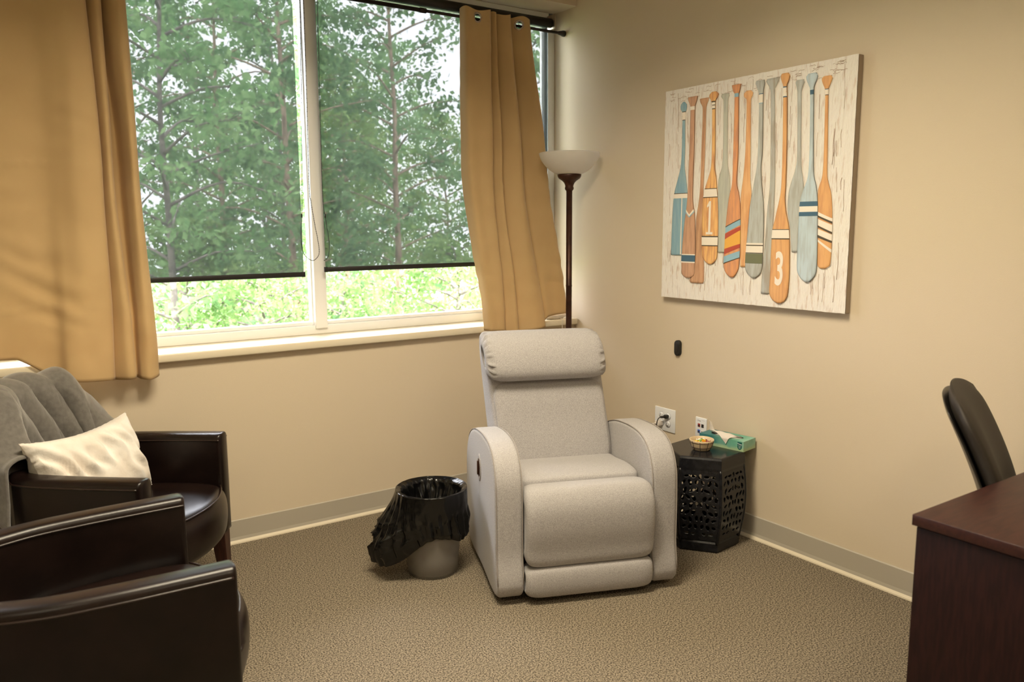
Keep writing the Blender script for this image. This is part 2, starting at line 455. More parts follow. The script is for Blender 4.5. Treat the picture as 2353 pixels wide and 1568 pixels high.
def curtain(name, label, top, mid, bot, ztop, hem, grommets, seed, fold_zs):
    """top/mid/bot: cross-sections (x,y) with the same count, interpolated in z"""
    T, Md, B = [cr2(c, 9) for c in (top, mid, bot)]
    n = len(T); nv = 130; g = G()
    vs = []
    for j in range(nv):
        v = j / (nv - 1)
        for i in range(n):
            u = i / (n - 1)
            zb = interp(hem, u)[0]
            zt = ztop + .006 * math.sin(u * 40); z = lerp(zb, 2.50, v / .84) if v < .84 else lerp(2.50, zt, (v - .84) / .16)
            v_ = (z - zb) / (zt - zb)
            if v_ > .5: a = sstep((v_ - .5) / .5) * .5 + (v_ - .5); x = lerp(Md[i][0], T[i][0], a); y = lerp(Md[i][1], T[i][1], a)
            else: a = v_ / .5; a = a * .6 + sstep(a) * .4; x = lerp(B[i][0], Md[i][0], a); y = lerp(B[i][1], Md[i][1], a)
            lo = 1 - v_
            y += .010 * nz(x * 5 + seed, z * 3, 1) * (.3 + lo) + .006 * nz(x * 14 + seed, z * 11, 4) * lo ** 1.2
            x += .006 * nz(x * 4 + seed, z * 2.2, 7) * (.3 + lo)
            # wrinkles and packing creases
            wr = max(0, nz(x * 3 + seed, z * 2.0, 9)) * lo
            y += .012 * wr * math.sin(z * 60 + x * 22 + 4 * nz(x * 4, z * 4, seed))
            for fz in fold_zs:
                d = (z - fz - .01 * math.sin(x * 9)) / .006
                y -= .0035 * math.exp(-d * d)
            vs.append((x, y, z))
    fs = [(j * n + i, j * n + i + 1, (j + 1) * n + i + 1, (j + 1) * n + i) for j in range(nv - 1) for i in range(n - 1)]
    # punch grommet holes near the rod
    holes = []
    for u in grommets:
        i = int(round(u * (n - 1)))
        best = min(range(nv), key=lambda j: abs(vs[j * n + i][2] - (RZ - .004)))
        holes.append((Vector(vs[best * n + i]), i, best))
    def keep(f):
        c_ = sum((Vector(vs[q]) for q in f), Vector()) / 4
        return all((c_ - h[0]).length > .0205 for h in holes)
    g.add(vs, [f for f in fs if keep(f)])
    root = g.build(name, M['curtain'], mods=[('SOLIDIFY', dict(thickness=.0016, offset=0))])
    tag(root, label, 'curtain', 'tan grommet curtains')
    for c, i, j in holes:
        a = Vector(vs[j * n + max(i - 2, 0)]); b = Vector(vs[j * n + min(i + 2, n - 1)])
        tx = (b - a).normalized(); nrm = tx.cross(Vector((0, 0, 1))).normalized()
        Mx = Matrix.Translation(c) @ Matrix((tx, Vector((0, 0, 1)), nrm)).transposed().to_4x4()
        gg = G()
        P = [(.023 * math.cos(k * math.pi / 12), .023 * math.sin(k * math.pi / 12), 0) for k in range(24)]
        gg.tube(P, .0052, 8, closed=True, M=Mx)
        gg.build('grommet', M['grommet'], root)
    return root

# right-hand curtain
rt_top = [(-.700, .10), (-.690, .045), (-.62, .055), (-.555, .040), (-.530, .075), (-.555, .115), (-.525, .085), (-.500, .060), (-.492, .085), (-.505, .12), (-.465, .075), (-.425, .048), (-.398, .075), (-.405, .12), (-.365, .085), (-.32, .06), (-.275, .068), (-.262, .10), (-.275, .13)]
rt_mid = [(-.705, .10), (-.690, .03), (-.63, .02), (-.565, .01), (-.548, .05), (-.568, .10), (-.530, .05), (-.495, .02), (-.480, .06), (-.490, .10), (-.44, .04), (-.385, .00), (-.350, .03), (-.365, .09), (-.31, .05), (-.24, .02), (-.190, .02), (-.170, .06), (-.19, .10)]
rt_bot = [(-.660, -.045), (-.640, -.085), (-.60, -.09), (-.555, -.088), (-.540, -.060), (-.555, -.040), (-.520, -.07), (-.480, -.095), (-.455, -.07), (-.47, -.045), (-.43, -.08), (-.36, -.105), (-.290, -.09), (-.285, -.06), (-.24, -.05), (-.18, -.04), (-.11, -.045), (-.075, -.02), (-.08, .02)]
curtain('curtain', 'narrow tan curtain gathered at the right end of the window behind the recliner', rt_top, rt_mid, rt_bot, 2.582,
        [(0, .90), (.25, .885), (.5, .87), (.70, .90), (.78, .945), (1, .965)], (.11, .47, .80), 3, (1.17, 1.66))
lf_top = [(-3.35,.05),(-3.2,.02),(-3.05,.06),(-2.9,.05),(-2.75,.05),(-2.65,.055),(-2.58,.022),(-2.52,.0),(-2.475,.01),(-2.462,.06),(-2.485,.12),(-2.455,.06),(-2.425,.03),(-2.405,.04),(-2.40,.08),(-2.42,.12),(-2.385,.06),(-2.345,.025),(-2.312,.05),(-2.33,.12)]
lf_mid = [(-3.35,.04),(-3.2,.0),(-3.05,.05),(-2.9,.035),(-2.77,.035),(-2.67,.04),(-2.60,.01),(-2.54,-.02),(-2.46,-.01),(-2.445,.05),(-2.465,.10),(-2.445,.04),(-2.425,.0),(-2.408,.02),(-2.40,.10),(-2.37,.12),(-2.355,.05),(-2.335,.0),(-2.310,.03),(-2.33,.10)]
lf_bot = [(-3.35,-.06),(-3.2,-.10),(-3.05,-.06),(-2.9,-.05),(-2.78,-.045),(-2.68,-.06),(-2.635,-.11),(-2.57,-.125),(-2.49,-.11),(-2.470,-.065),(-2.485,-.045),(-2.465,-.08),(-2.43,-.115),(-2.40,-.10),(-2.395,-.05),(-2.385,-.045),(-2.375,-.08),(-2.345,-.10),(-2.305,-.075),(-2.31,-.04)]
curtain('curtain', 'wide tan curtain at the left end of the window, hanging over the sill', lf_top, lf_mid, lf_bot, 2.582,
        [(0, .98), (.20, .95), (.24, .89), (.28, .86), (.36, .848), (.5, .835), (.7, .842), (.90, .828), (1, .85)], (.12, .37, .9), 11, (1.14, 1.70))

# ------------------------------------------------------------------ floor lamp
LX, LY = -.176, -.165
t = empty('floor_lamp', (LX, LY, 0), label='dark bronze torchiere floor lamp with white glass bowl shade in the corner', cat='floor lamp')
g = G(); g.lathe([(0, 0), (.125, 0), (.13, .006), (.125, .014), (.06, .026), (.028, .034), (.022, .05), (.0165, .07)], 40); g.build('base', M['blackmetal'], t)
g = G(); g.lathe([(.0165, .06), (.0165, .60), (.0185, .602), (.0185, .612), (.0165, .614), (.0165, 1.12), (.0175, 1.122), (.0175, 1.128), (.0165, 1.13), (.0165, 1.648)], 20); g.build('pole', M['blackmetal'], t)
g = G(); g.lathe([(.0165, 1.645), (.023, 1.652), (.025, 1.66), (.022, 1.670), (.024, 1.678), (.030, 1.69), (.040, 1.70), (.058, 1.712), (.064, 1.722), (.066, 1.733), (.060, 1.736), (0, 1.734)], 32); g.build('shade_holder', M['blackmetal'], t)
prof = [(.02, 1.734), (.064, 1.735), (.100, 1.752), (.133, 1.782), (.156, 1.815), (.167, 1.846)]
pr = [(p.x, p.y) for p in cr([(a, b, 0) for a, b in prof], 6)]
inn = [(max(r - .005, .01), z + .003) for r, z in reversed(pr)]
g = G(); g.lathe(pr + inn, 56, caps=False); g.build('lamp_shade', M['opal'], t)

# small device on the sill
t = empty('sill_device', (-.135, .02, WZ0), label='small flat white gadget with clear dome lying on the sill behind the lamp pole', cat='device')
g = G(); g.lathe([(0, 0), (.045, 0), (.068, .012), (.074, .022), (.062, .030), (.030, .033), (0, .033)], 32, M=Matrix.Diagonal((1.05, .7, 1, 1))); g.build('body', M['charger'], t)
g = G(); g.lathe([(.058, .028), (.060, .036), (.052, .048), (.03, .053), (0, .054)], 32, M=Matrix.Translation((.02, .012, 0)) @ Matrix.Diagonal((1, .7, 1, 1))); g.build('clear_dome', M['clear'], t)
g = G(); g.tube(cr([(.01, -.03, .006), (.012, -.05, .004), (.014, -.0555, -.002), (.014, -.056, -.05), (.016, -.055, -.2), (.02, -.05, -.5)], 8), .0018, 6); g.build('power_cord', M['charger'], t)

# ------------------------------------------------------------------ recliner
ex = Vector((.930, -.368, 0)).normalized(); ey = Vector((.395, .919, 0)); ey = (ey - ex * ey.dot(ex)).normalized()
O = Vector((-1.354, -1.21, 0)) + ex * .373
MR = Matrix.Translation(O) @ Matrix((ex, ey, Vector((0, 0, 1)))).transposed().to_4x4()
rec = empty('recliner', M=MR, label='light grey fabric recliner facing the room below the window corner', cat='recliner')
armp = cr2([(.0, .030), (-.004, .20), (-.004, .40), (.008, .50), (.050, .568), (.115, .604), (.20, .616), (.32, .612), (.46, .592), (.58, .545), (.655, .46), (.68, .34), (.665, .18), (.62, .035), (.3, .026)], 5, True)
for s in (-1, 1):
    g = G()
    x0, x1 = (-.373, -.262) if s < 0 else (.262, .373)
    g.prism(armp, x0, x1, bev=.02, seg=5)
    a = g.build('armrest', M['fabric'], rec)
    g = G()
    for xx in (x0 + .0045, x1 - .0045):
        P = [(xx, lerp(y, .33, .008), lerp(z, .3, .010)) for y, z in armp if z > .065]
        P = [p for p in P]
        k0 = min(range(len(armp)), key=lambda k: (armp[k][0]) ** 2 + (armp[k][1] - .08) ** 2)
        pts = [armp[(k0 + k) % len(armp)] for k in range(int(len(armp) * .62))]
        g.tube([(xx, y + .002 * (1 if y < .3 else -1), z - (.003 if z > .45 else 0)) for y, z in pts], .0022, 5)
    g.build('seam', M['fabricseam'], a)
    if s < 0:
        Mx = Matrix.Translation((x0 - .001, .325, .455)) @ Matrix.Rotation(math.radians(90), 4, 'Y')
        g = G(); g.lathe([(0, .002), (.027, .002), (.031, .004), (.034, .001), (.036, -.004)], 28, M=Mx @ Matrix.Diagonal((1.7, 1, -1, 1)))
        g.build('lever_recess', M['fabric'], a)
        g = G(); g.lathe([(0, .004), (.022, .004), (.024, .001)], 24, M=Mx @ Matrix.Diagonal((1.7, 1, -1, 1)))
        g.box((-.03, -.006, -.010), (.03, .006, -.004), bev=.003, M=Mx)
        g.build('release_lever', M['blackmetal'], a, label='dark metal release lever in the side of the arm')

def puffy(prof, hw, pinch=.09, gather=0, gn=34, n=46, p=5.0, flat=0):
    """closed profile (y,z) swept along x, ends rounded in; gather = wrinkle depth near the ends"""
    P = cr2(prof, 7, True); cy_ = sum(a for a, b in P) / len(P); cz_ = sum(b for a, b in P) / len(P)
    g = G(); K = len(P)
    def fn(u, v):
        x = 2 * u - 1
        s = (max(0, 1 - abs(x) ** (p * 2))) ** (1 / p)
        s = lerp(1, s, 1)
        xx = x
        k = int(round(v * K)) % K
        y, z = P[k]
        e = max(0, (abs(x) - .72) / .28)
        gr = gather * math.sin(k / K * 2 * math.pi * gn + 1.5 * math.sin(k)) * math.exp(-((abs(x) - .93) / .05) ** 2)
        f = (1 - pinch * e ** 2) * max(s, .0) + gr
        if abs(x) >= .9999: f = .55
        return (xx * hw * (1 if abs(x) < .9999 else .985), cy_ + (y - cy_) * f, cz_ + (z - cz_) * f)
    # denser near the ends
    xs = sorted(set([round((math.sin((i / (n - 1) - .5) * math.pi)), 5) for i in range(n)]))
    us = [(x + 1) / 2 for x in xs]
    vs = [fn(u, k / K) for u in us for k in range(K)]
    fs = [(i * K + k, i * K + (k + 1) % K, (i + 1) * K + (k + 1) % K, (i + 1) * K + k) for i in range(len(us) - 1) for k in range(K)]
    fs.append(tuple(range(K))[::-1]); fs.append(tuple((len(us) - 1) * K + k for k in range(K)))
    g.add(vs, fs)
    return g
back = cr2([(.455, .40), (.462, .50), (.488, .60), (.512, .70), (.535, .80), (.57, .90), (.60, .965), (.64, .985), (.68, .97), (.715, .90), (.72, .78), (.70, .55), (.68, .30), (.66, .18), (.55, .18), (.47, .28)], 5, True)
def lean_left(g):      # the back leans a touch to one side
    g.v = [(x - .085 * max(0, z - .45), y, z) for x, y, z in g.v]; return g
g = G(); g.prism(back, -.264, .264, bev=.028, seg=5); lean_left(g); bk = g.build('backrest', M['fabric'], rec)
g = puffy([(.44, .41), (.452, .50), (.476, .60), (.496, .70), (.515, .76), (.56, .78), (.57, .70), (.54, .55), (.52, .41), (.48, .39)], .252, pinch=.05, p=7)
lean_left(g).build('back_cushion', M['fabric'], rec)
hd = puffy([(.460, .815), (.462, .86), (.484, .92), (.52, .962), (.575, .990), (.63, .985), (.65, .94), (.63, .87), (.59, .81), (.53, .780), (.482, .786)], .274, pinch=.06, gather=.10, gn=15, n=60, p=5)
lean_left(hd).build('headrest', M['fabric'], rec)
g = puffy([(.106, .37), (.112, .430), (.138, .459), (.25, .462), (.40, .443), (.50, .43), (.52, .36), (.45, .30), (.15, .30), (.10, .34)], .262, pinch=.03, p=8)
g.build('seat', M['fabric'], rec)
g = puffy([(.098, .38), (.096, .435), (.080, .449), (.030, .458), (-.012, .455), (-.042, .425), (-.060, .375), (-.062, .30), (-.052, .22), (-.046, .17), (-.030, .150), (.01, .15), (.06, .18), (.10, .30)], .262, pinch=.03, p=8)
g.build('footrest', M['fabric'], rec)
g = puffy([(-.052, .115), (-.038, .146), (0, .150), (.05, .148), (.08, .12), (.08, .07), (.05, .035), (0, .022), (-.038, .030), (-.052, .062)], .262, pinch=.06, p=6)
g.build('footrest_flap', M['fabric'], rec)
g = G(); g.box((-.25, .06, .06), (.25, .60, .3)); g.box((-.24, .05, .03), (.24, .62, .065))
for x in (-.22, .22):
    for y in (.08, .58): g.lathe([(.018, 0), (.022, .03)], 12, M=Matrix.Translation((x, y, 0)))
for x in (-.325, .325):
    for y in (.09, .55): g.lathe([(.018, 0), (.022, .06)], 12, M=Matrix.Translation((x, y, 0)))
g.build('base_frame', M['underside'], rec)

# ------------------------------------------------------------------ bin and liner
BX, BYY = -1.398, -.785
t = empty('trash_can', (BX, BYY, 0), label='round frosted clear plastic wastebasket on the carpet beside the recliner', cat='trash can')
g = G(); g.lathe([(.0, .0), (.100, .0), (.106, .006), (.112, .08), (.120, .16), (.133, .30), (.1375, .355), (.143, .358), (.143, .364), (.1345, .364), (.130, .30), (.117, .16), (.108, .08), (.101, .012), (0, .010)], 48, caps=False)
g.build('bin_body', M['binplastic'], t)
def bagsurf(u, v):
    th = u * 2 * math.pi
    # direction to the left of the picture is about (-.83,.56)
    dl = math.cos(th - math.atan2(.50, -.86))
    fl = max(0, dl) ** 2.2
    if v < .38:                                   # inside, bottom to rim
        a = v / .38
        r = lerp(.055, .132, a ** .7); z = lerp(.15, .366, a)
        k = (1 - a) * .9 + .22
        rd = 1 - abs(nz(math.cos(th) * 5 + 3, math.sin(th) * 5, a * 2.2)) * 2
        r -= .030 * max(0, rd) ** 2 * (.25 + .75 * (1 - a)) * (1 if a < .97 else 0)
        r += (.030 * nz(math.cos(th) * 3.2, math.sin(th) * 3.2, a * 3) + .022 * math.sin(th * 11 + 3 * nz(th, a * 3)) * nz(th * 1.3, 5, a)) * k
        z += .03 * nz(math.cos(th) * 4, math.sin(th) * 4, a * 4 + 5) * (1 - a)
    else:
        a = (v - .38) / .62
        rim = .1455
        zend = lerp(.168, .175, (1 + math.cos(th)) / 2) + .018 * math.sin(th * 3 + 1) - .115 * fl
        z = lerp(.369, zend, max(0, (a - .04) / .96)) if a > .04 else .368
        r = rim + .003 + .004 * a + .105 * fl * sstep(a * 1.15) ** 1.0 * (1 - .22 * sstep((a - .75) / .25))
        k = sstep((a - .30) / .4)
        r += .016 * (max(0, 1 - abs(nz(th * 2.2, z * 16, 7)) * 3)) ** 2 * k * (.35 + fl) - .004 * k
        r += k * (.012 * nz(math.cos(th) * 4, math.sin(th) * 4, z * 14) + .006 * math.sin(th * 23 + z * 30)) + .004 * abs(nz(th * 4, z * 10, 2)) 
        r += .012 * fl * math.sin(th * 30 + z * 8) * sstep(a * 2)
        if a > .9: r -= .012 * (a - .9) / .1 * (1 - fl)
        r = max(r, .1445 - .03 * max(0, (.36 - z)) / .36)
    return (r * math.cos(th), r * math.sin(th), max(z, .006))
g = G(); g.grid(bagsurf, 168, 70, cu=True)
g.grid(lambda u, v: (lerp(0, .060, v) * math.cos(u * 2 * math.pi), lerp(0, .060, v) * math.sin(u * 2 * math.pi), .15 + .02 * nz(u * 9, v * 3)), 40, 6, cu=True)
o = g.build('trash_bag', M['bag'], loc=(BX, BYY, 0), mods=[('SOLIDIFY', dict(thickness=.0008, offset=0))])
tag(o, 'shiny black bin liner folded over the rim of the clear wastebasket', 'trash bag')

# ------------------------------------------------------------------ leather tub chairs
def tub_chair(Mw, label, seed, backh=.86, r0=.43, sp=27):
    t = empty('leather_armchair', M=Mw, label=label, cat='armchair', group='dark brown leather tub armchairs')
    HW, TH, DEP = .335, .078, .66
    # plan path of the wall centreline: from left arm front (y=+) round the back to the right arm front
    c = HW - TH / 2
    path = cr([(0, c + .005, 0), (-.12, c + .002, 0), (-.26, c - .004, 0), (-.40, c - .022, 0), (-.52, c - .075, 0), (-.595, c - .17, 0), (-.622, .0, 0),
               (-.595, -c + .17, 0), (-.52, -c + .075, 0), (-.40, -c + .022, 0), (-.26, -c + .004, 0), (-.12, -c - .002, 0), (0, -c - .005, 0)], 8)
    N = len(path)
    def htop(x):
        return lerp(.645, backh, sstep((-x - r0) / .13))
    def section(i0, i1, name, cap0, cap1):
        g = G(); vs = []; fs = []; nn = 0
        idx = list(range(i0, i1 + 1))
        rings = []
        for i in idx:
            p = path[i]; a = path[max(i - 1, 0)]; b = path[min(i + 1, N - 1)]
            tg = (b - a).normalized(); nr = Vector((-tg.y, tg.x, 0))   # left normal = inside or outside
            h = htop(p.x); z0 = .235
            r = .022; hw = TH / 2
            sec = []
            for k in range(5):
                an = math.pi - k * math.pi / 8; sec.append((-hw + r + r * math.cos(an), h - r + r * math.sin(an)))
            for k in range(5):
                an = math.pi / 2 - k * math.pi / 8; sec.append((hw - r + r * math.cos(an), h - r + r * math.sin(an)))
            sec += [(hw, lerp(h, z0, .5)), (hw - .004, z0), (-hw + .004, z0), (-hw, lerp(h, z0, .5))]
            lean = .035 * sstep((-p.x - .44) / .16)
            ring = []
            for o_, z in sec:
                q = p + nr * o_
                q.x -= lean * max(0, z - .5) / .36
                # soft crown at the ends of the arms
                ring.append(Vector((q.x, q.y, z)))
            rings.append(ring); nn = len(ring)
        def capring(ring, dr, k):
            cen = sum(ring, Vector()) / len(ring)
            return [Vector((v.x + dr * k[0], lerp(v.y, cen.y, k[1]), v.z - (v.z - cen.z) * k[1] * .12)) for v in ring]
        if cap0: rings = [capring(rings[0], .012, (1, .55)), capring(rings[0], .009, (1, .18)), capring(rings[0], .004, (1, .04))] + rings
        if cap1: rings = rings + [capring(rings[-1], .004, (1, .04)), capring(rings[-1], .009, (1, .18)), capring(rings[-1], .012, (1, .55))]
        for ring in rings: vs += ring
        for i in range(len(rings) - 1):
            for k in range(nn):
                l = (k + 1) % nn
                fs.append((i * nn + k, i * nn + l, (i + 1) * nn + l, (i + 1) * nn + k))
        fs.append(tuple(range(nn))); fs.append(tuple((len(rings) - 1) * nn + k for k in range(nn))[::-1])
        g.add(vs, fs)
        o = g.build(name, M['leather'], t)
        g = G()
        for side in (-1, 1):
            pts = []
            for i in idx:
                p = path[i]; a = path[max(i - 1, 0)]; b = path[min(i + 1, N - 1)]
                tg = (b - a).normalized(); nr = Vector((-tg.y, tg.x, 0))
                q = p + nr * side * (TH / 2 + .0005); h = htop(p.x)
                lean = .035 * sstep((-p.x - .44) / .16)
                pts.append(Vector((q.x - lean * max(0, h - .5) / .36, q.y, h - .024)))
            if cap0: pts = [pts[0] + Vector((.006, -side * .0 - (.0), -.0))] + pts
            g.tube(pts, .0032, 6)
        g.build('piping', M['piping'], o)
        return o
    section(0, sp, 'armrest', True, False)
    section(sp, N - 1 - sp, 'backrest', False, False)
    section(N - 1 - sp, N - 1, 'armrest', False, True)
    # seat cushion: crowned, bowed front running past the arms
    iy = HW - TH - .002
    def seat(u, v):
        y = lerp(-iy, iy, v); yn = y / iy
        bow = .075 * (1 - yn * yn) + .012
        prof = cr2([(-.56, .30), (-.56, .42), (-.40, .445), (-.2, .458), (-.06, .455), (-.01, .438), (.012, .40), (.012, .33), (-.004, .285), (-.05, .275), (-.3, .275)], 6, True)
        k = int(round(u * len(prof))) % len(prof)
        x, z = prof[k]
        f = sstep((x + .35) / .35)
        x += bow * f
        edge = max(0, (abs(yn) - .86) / .14)
        if z > .40: z -= .022 * edge ** 2
        else: z += 0
        return (x, y, z + .006 * (1 - yn * yn))
    K = 11 * 6
    g = G(); g.grid(seat, K, 22, cu=True)
    st = g.build('seat', M['leather'], t)
    g = G(); g.tube([(.0 + .075 * (1 - (y / iy) ** 2) + .004, y, .444 + .004 * (1 - (y / iy) ** 2)) for y in [lerp(-iy * .97, iy * .97, k / 24) for k in range(25)]], .0032, 6)
    g.build('piping', M['piping'], st)
    g = G(); g.box((-.54, -iy - .01, .225), (-.03, iy + .01, .30), bev=.01)
    for s in (-1, 1): pass
    g.build('seat_frame', M['leather'], t)
    for x, y, back_ in ((-.028, c, 0), (-.028, -c, 0), (-.50, c - .10, 1), (-.50, -c + .10, 1)):
        g = G()
        sl = .10 if back_ else -.02
        def sec(z, w_, ox): return [(x + ox + a * w_, y + b * w_ * .85, z) for a, b in ((-1, -1), (1, -1), (1, 1), (-1, 1))]
        vs = sec(.30, .031, 0) + sec(.15, .025, -sl * .4) + sec(0, .0165, -sl)
        fs = [(0, 1, 2, 3), (8, 11, 10, 9)] + [(4 * i + k, 4 * i + (k + 1) % 4, 4 * i + 4 + (k + 1) % 4, 4 * i + 4 + k) for i in (0, 1) for k in range(4)]
        g.add(vs, fs, smooth=False)
        g.build('leg', M['darkwood'], t)
    return t, path, htop
def frame2(o, d):
    d = Vector((d[0], d[1], 0)).normalized(); l = Vector((-d.y, d.x, 0))
    return Matrix.Translation((o[0], o[1], 0)) @ Matrix((d, l, Vector((0, 0, 1)))).transposed().to_4x4()
MC1 = frame2((-2.338, -.672), (.79, -.61))
ch1, path1, ht1 = tub_chair(MC1, 'dark brown leather tub chair beside the window wall, grey blanket over its back', 1)
MC2 = frame2((-2.462, -1.435), (1, -.01))
ch2, _, _ = tub_chair(MC2, 'dark brown leather tub chair nearest the camera, empty seat, cropped at the left', 2, r0=.51, sp=34)

# blanket over the back of the far chair
def blanket(u, v):
    N = len(path1); i0, i1 = 23, N - 26
    f = lerp(i0, i1, u); i = int(f); fr_ = f - i
    p = path1[i].lerp(path1[min(i + 1, N - 1)], fr_)
    a = path1[max(i - 1, 0)]; b = path1[min(i + 2, N - 1)]
    tg = (b - a).normalized(); nr = Vector((-tg.y, tg.x, 0))
    # inside is the side towards (-.25,0)
    ins = 1 if (Vector((-.25, 0, 0)) - p).dot(nr) > 0 else -1
    nr *= ins
    h = ht1(p.x) + .012
    lean = .035 * sstep((-p.x - .44) / .16)
    s = v
    if s < .62:
        a_ = s / .62; z = lerp(.475, h - .01, a_); off = .039 + .022 + .055 * (1 - a_) ** 2 * (1 - sstep((u - .65) / .2))
    elif s < .74:
        a_ = (s - .62) / .12; an = math.pi * a_; off = (.039 + .020) * math.cos(an); z = h - .01 + .034 * math.sin(an)
    else:
        a_ = (s - .74) / .26; z = lerp(h - .01, h - .26 - .08 * math.sin(u * 5), a_); off = -(.039 + .018) - .01 * a_
    q = p + nr * off
    q.x -= lean * max(0, z - .5) / .36
    # diagonal folds
    ph = u * 42 - v * 20 + 1.6 * nz(u * 2.5, v * 2.5, 3)
    amp = .5 + .8 * abs(nz(u * 3, v * 3, 8))
    fold = (abs(math.sin(ph * .5)) ** .8 - .40) * .040 * amp + .007 * math.sin(ph * 1.35 + 3 * nz(u * 4, v * 4, 6)) * nz(u * 5, v * 3, 2) + .004 * nz(u * 10, v * 8, 1)
    k = 1 if s < .74 else .5
    k *= 1 - .8 * sstep((u - .72) / .2)
    side = 1 if off > -.02 else -1
    if .62 <= s < .74:
        q += Vector((0, 0, max(fold, -.004) * .9 + .006)); 
    else:
        q += nr * side * max(fold, -.010) * k
    q.z = z if not (.62 <= s < .74) else q.z + z
    return tuple(q)
g = G(); g.grid(blanket, 120, 110)
o = g.build('throw_blanket', M['blanket'], M=MC1, mods=[('SOLIDIFY', dict(thickness=.012, offset=1)), ('SUBSURF', dict(levels=1, render_levels=1))])
tag(o, 'grey plush throw blanket draped over the back of the far leather chair', 'blanket')

# pillow
pTR = Vector((-2.500, -.36, .736)); pTL = Vector((-2.815, -.615, .735))
px_ = (pTR - pTL).normalized()
pz_ = Vector((-.30, .22, 1)); pz_ = (pz_ - px_ * pz_.dot(px_)).normalized()
py_ = pz_.cross(px_).normalized()
cen = (pTR + pTL) / 2 - pz_ * .130
MP = Matrix.Translation(cen) @ Matrix((px_, py_, pz_)).transposed().to_4x4()
def pil(sgn):
    def fn(u, v):
        a = 2 * u - 1; b = 2 * v - 1
        sx = 1 - .13 * (1 - b * b) * abs(a) ** 3; sz = 1 - .20 * (1 - a * a) * abs(b) ** 3
        th = .075 * (max(0, (1 - a ** 4) * (1 - b ** 4))) ** .55
        wr = .034 * math.sin(a * 20 + b * 6 + 3 * nz(a * 2, b * 2, 5)) * (1 - abs(b)) * max(0, nz(a * 1.5 + 4, b * 1.5, 2) + .35)
        rag = .004 * nz(a * 22, b * 22, 3) if max(abs(a), abs(b)) > .96 else 0
        return (a * .235 * sx + rag, sgn * (th + wr * (1 if th > .02 else 0)), b * .150 * sz + rag)
    return fn
g = G(); g.grid(pil(1), 64, 48); g.grid(pil(-1), 64, 48)
o = g.build('throw_pillow', M['pillow'], M=MP)
tag(o, 'cream plush rectangular pillow lying in the far leather chair against the blanket', 'pillow')

# ------------------------------------------------------------------ desk
t = empty('desk', (-.53, -3.02, 0), label='dark mahogany laminate desk with square corner at the right edge', cat='desk')
L = Matrix.Translation((.53, 3.02, 0))
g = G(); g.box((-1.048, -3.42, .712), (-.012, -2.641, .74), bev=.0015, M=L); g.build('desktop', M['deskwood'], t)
g = G(); g.box((-1.040, -3.40, .0), (-1.012, -2.650, .708), bev=.001, M=L); g.build('end_panel', M['deskside_shaded'], t)
g = G(); g.box((-.045, -3.40, .0), (-.018, -2.650, .708), bev=.001, M=L); g.build('end_panel', M['deskside_shaded'], t)
g = G(); g.box((-1.012, -3.36, .12), (-.045, -3.34, .708), M=L); g.build('modesty_panel', M['deskside_shaded'], t)
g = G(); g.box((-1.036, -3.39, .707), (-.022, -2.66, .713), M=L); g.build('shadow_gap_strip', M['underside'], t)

# office chair (only its back rises above the desk)
cn = Vector((.37, -.929, 0)).normalized(); cw = Vector((.929, .37, 0)).normalized()
MO = Matrix.Translation((-.40, -2.545, 0)) @ Matrix((cw, -cn, Vector((0, 0, 1)))).transposed().to_4x4()    # local y = backwards
oc = empty('office_chair', M=MO, label='dark office chair with curved back behind the desk by the right wall', cat='office chair')
def backc(u, v, off):
    # u across, v up
    a = 2 * u - 1
    z = lerp(.50, .955, v)
    hw = lerp(.20, .232, sstep(v * 1.6)) * (1 - .14 * sstep((v - .84) / .16) ** 2)
    zz = z + .018 * (1 - a * a) * v - .022 * abs(a) ** 3 * v
    y = -.02 + .17 * (v ** 1.5) - .045 * a * a * 0 + off
    y -= .040 * abs(a) ** 2.2
    return (a * hw, y, zz)
def shellgrid(o0, o1, inset=0):
    g = G()
    n1, n2 = 24, 26
    def fn(u, v):
        # wrap: u 0..1 closed around thickness
        return None
    ring = [(k / 19, 1) for k in range(20)] + [((19 - k) / 19, 0) for k in range(20)]
    vs = []
    for j in range(n2):
        v = lerp(inset, 1 - inset, j / (n2 - 1))
        for (a, side) in ring:
            a2 = lerp(inset, 1 - inset, a)
            e = 1 - abs(2 * a - 1) ** 6
            ev = 1 - abs(2 * j / (n2 - 1) - 1) ** 8
            th = max(e * ev, .12)
            mid = (o0 + o1) / 2
            off = mid + ((o1 if side else o0) - mid) * th
            vs.append(backc(a2, v, off))
    K = len(ring)
    fs = [(j * K + k, j * K + (k + 1) % K, (j + 1) * K + (k + 1) % K, (j + 1) * K + k) for j in range(n2 - 1) for k in range(K)]
    fs.append(tuple(range(K))); fs.append(tuple((n2 - 1) * K + k for k in range(K))[::-1])
    g.add(vs, fs); return g
shellgrid(-.045, .018, .0).build('back_cushion', M['officechair'], oc)
shellgrid(.012, .034, .06).build('back_shell', M['officeshell'], oc)
g = G(); g.box((-.235, -.50, .44), (.235, -.03, .50), bev=.028, seg=4); g.build('seat', M['officechair'], oc)
g = G(); g.tube(cr([(0, -.25, .43), (0, -.05, .42), (0, .05, .45), (0, .055, .60)], 6), .02, 10); g.build('back_support', M['officeshell'], oc)
g = G(); g.lathe([(.03, .10), (.03, .25), (.02, .25), (.02, .44)], 16, M=Matrix.Translation((0, -.26, 0))); g.build('gas_column', M['officeshell'], oc)
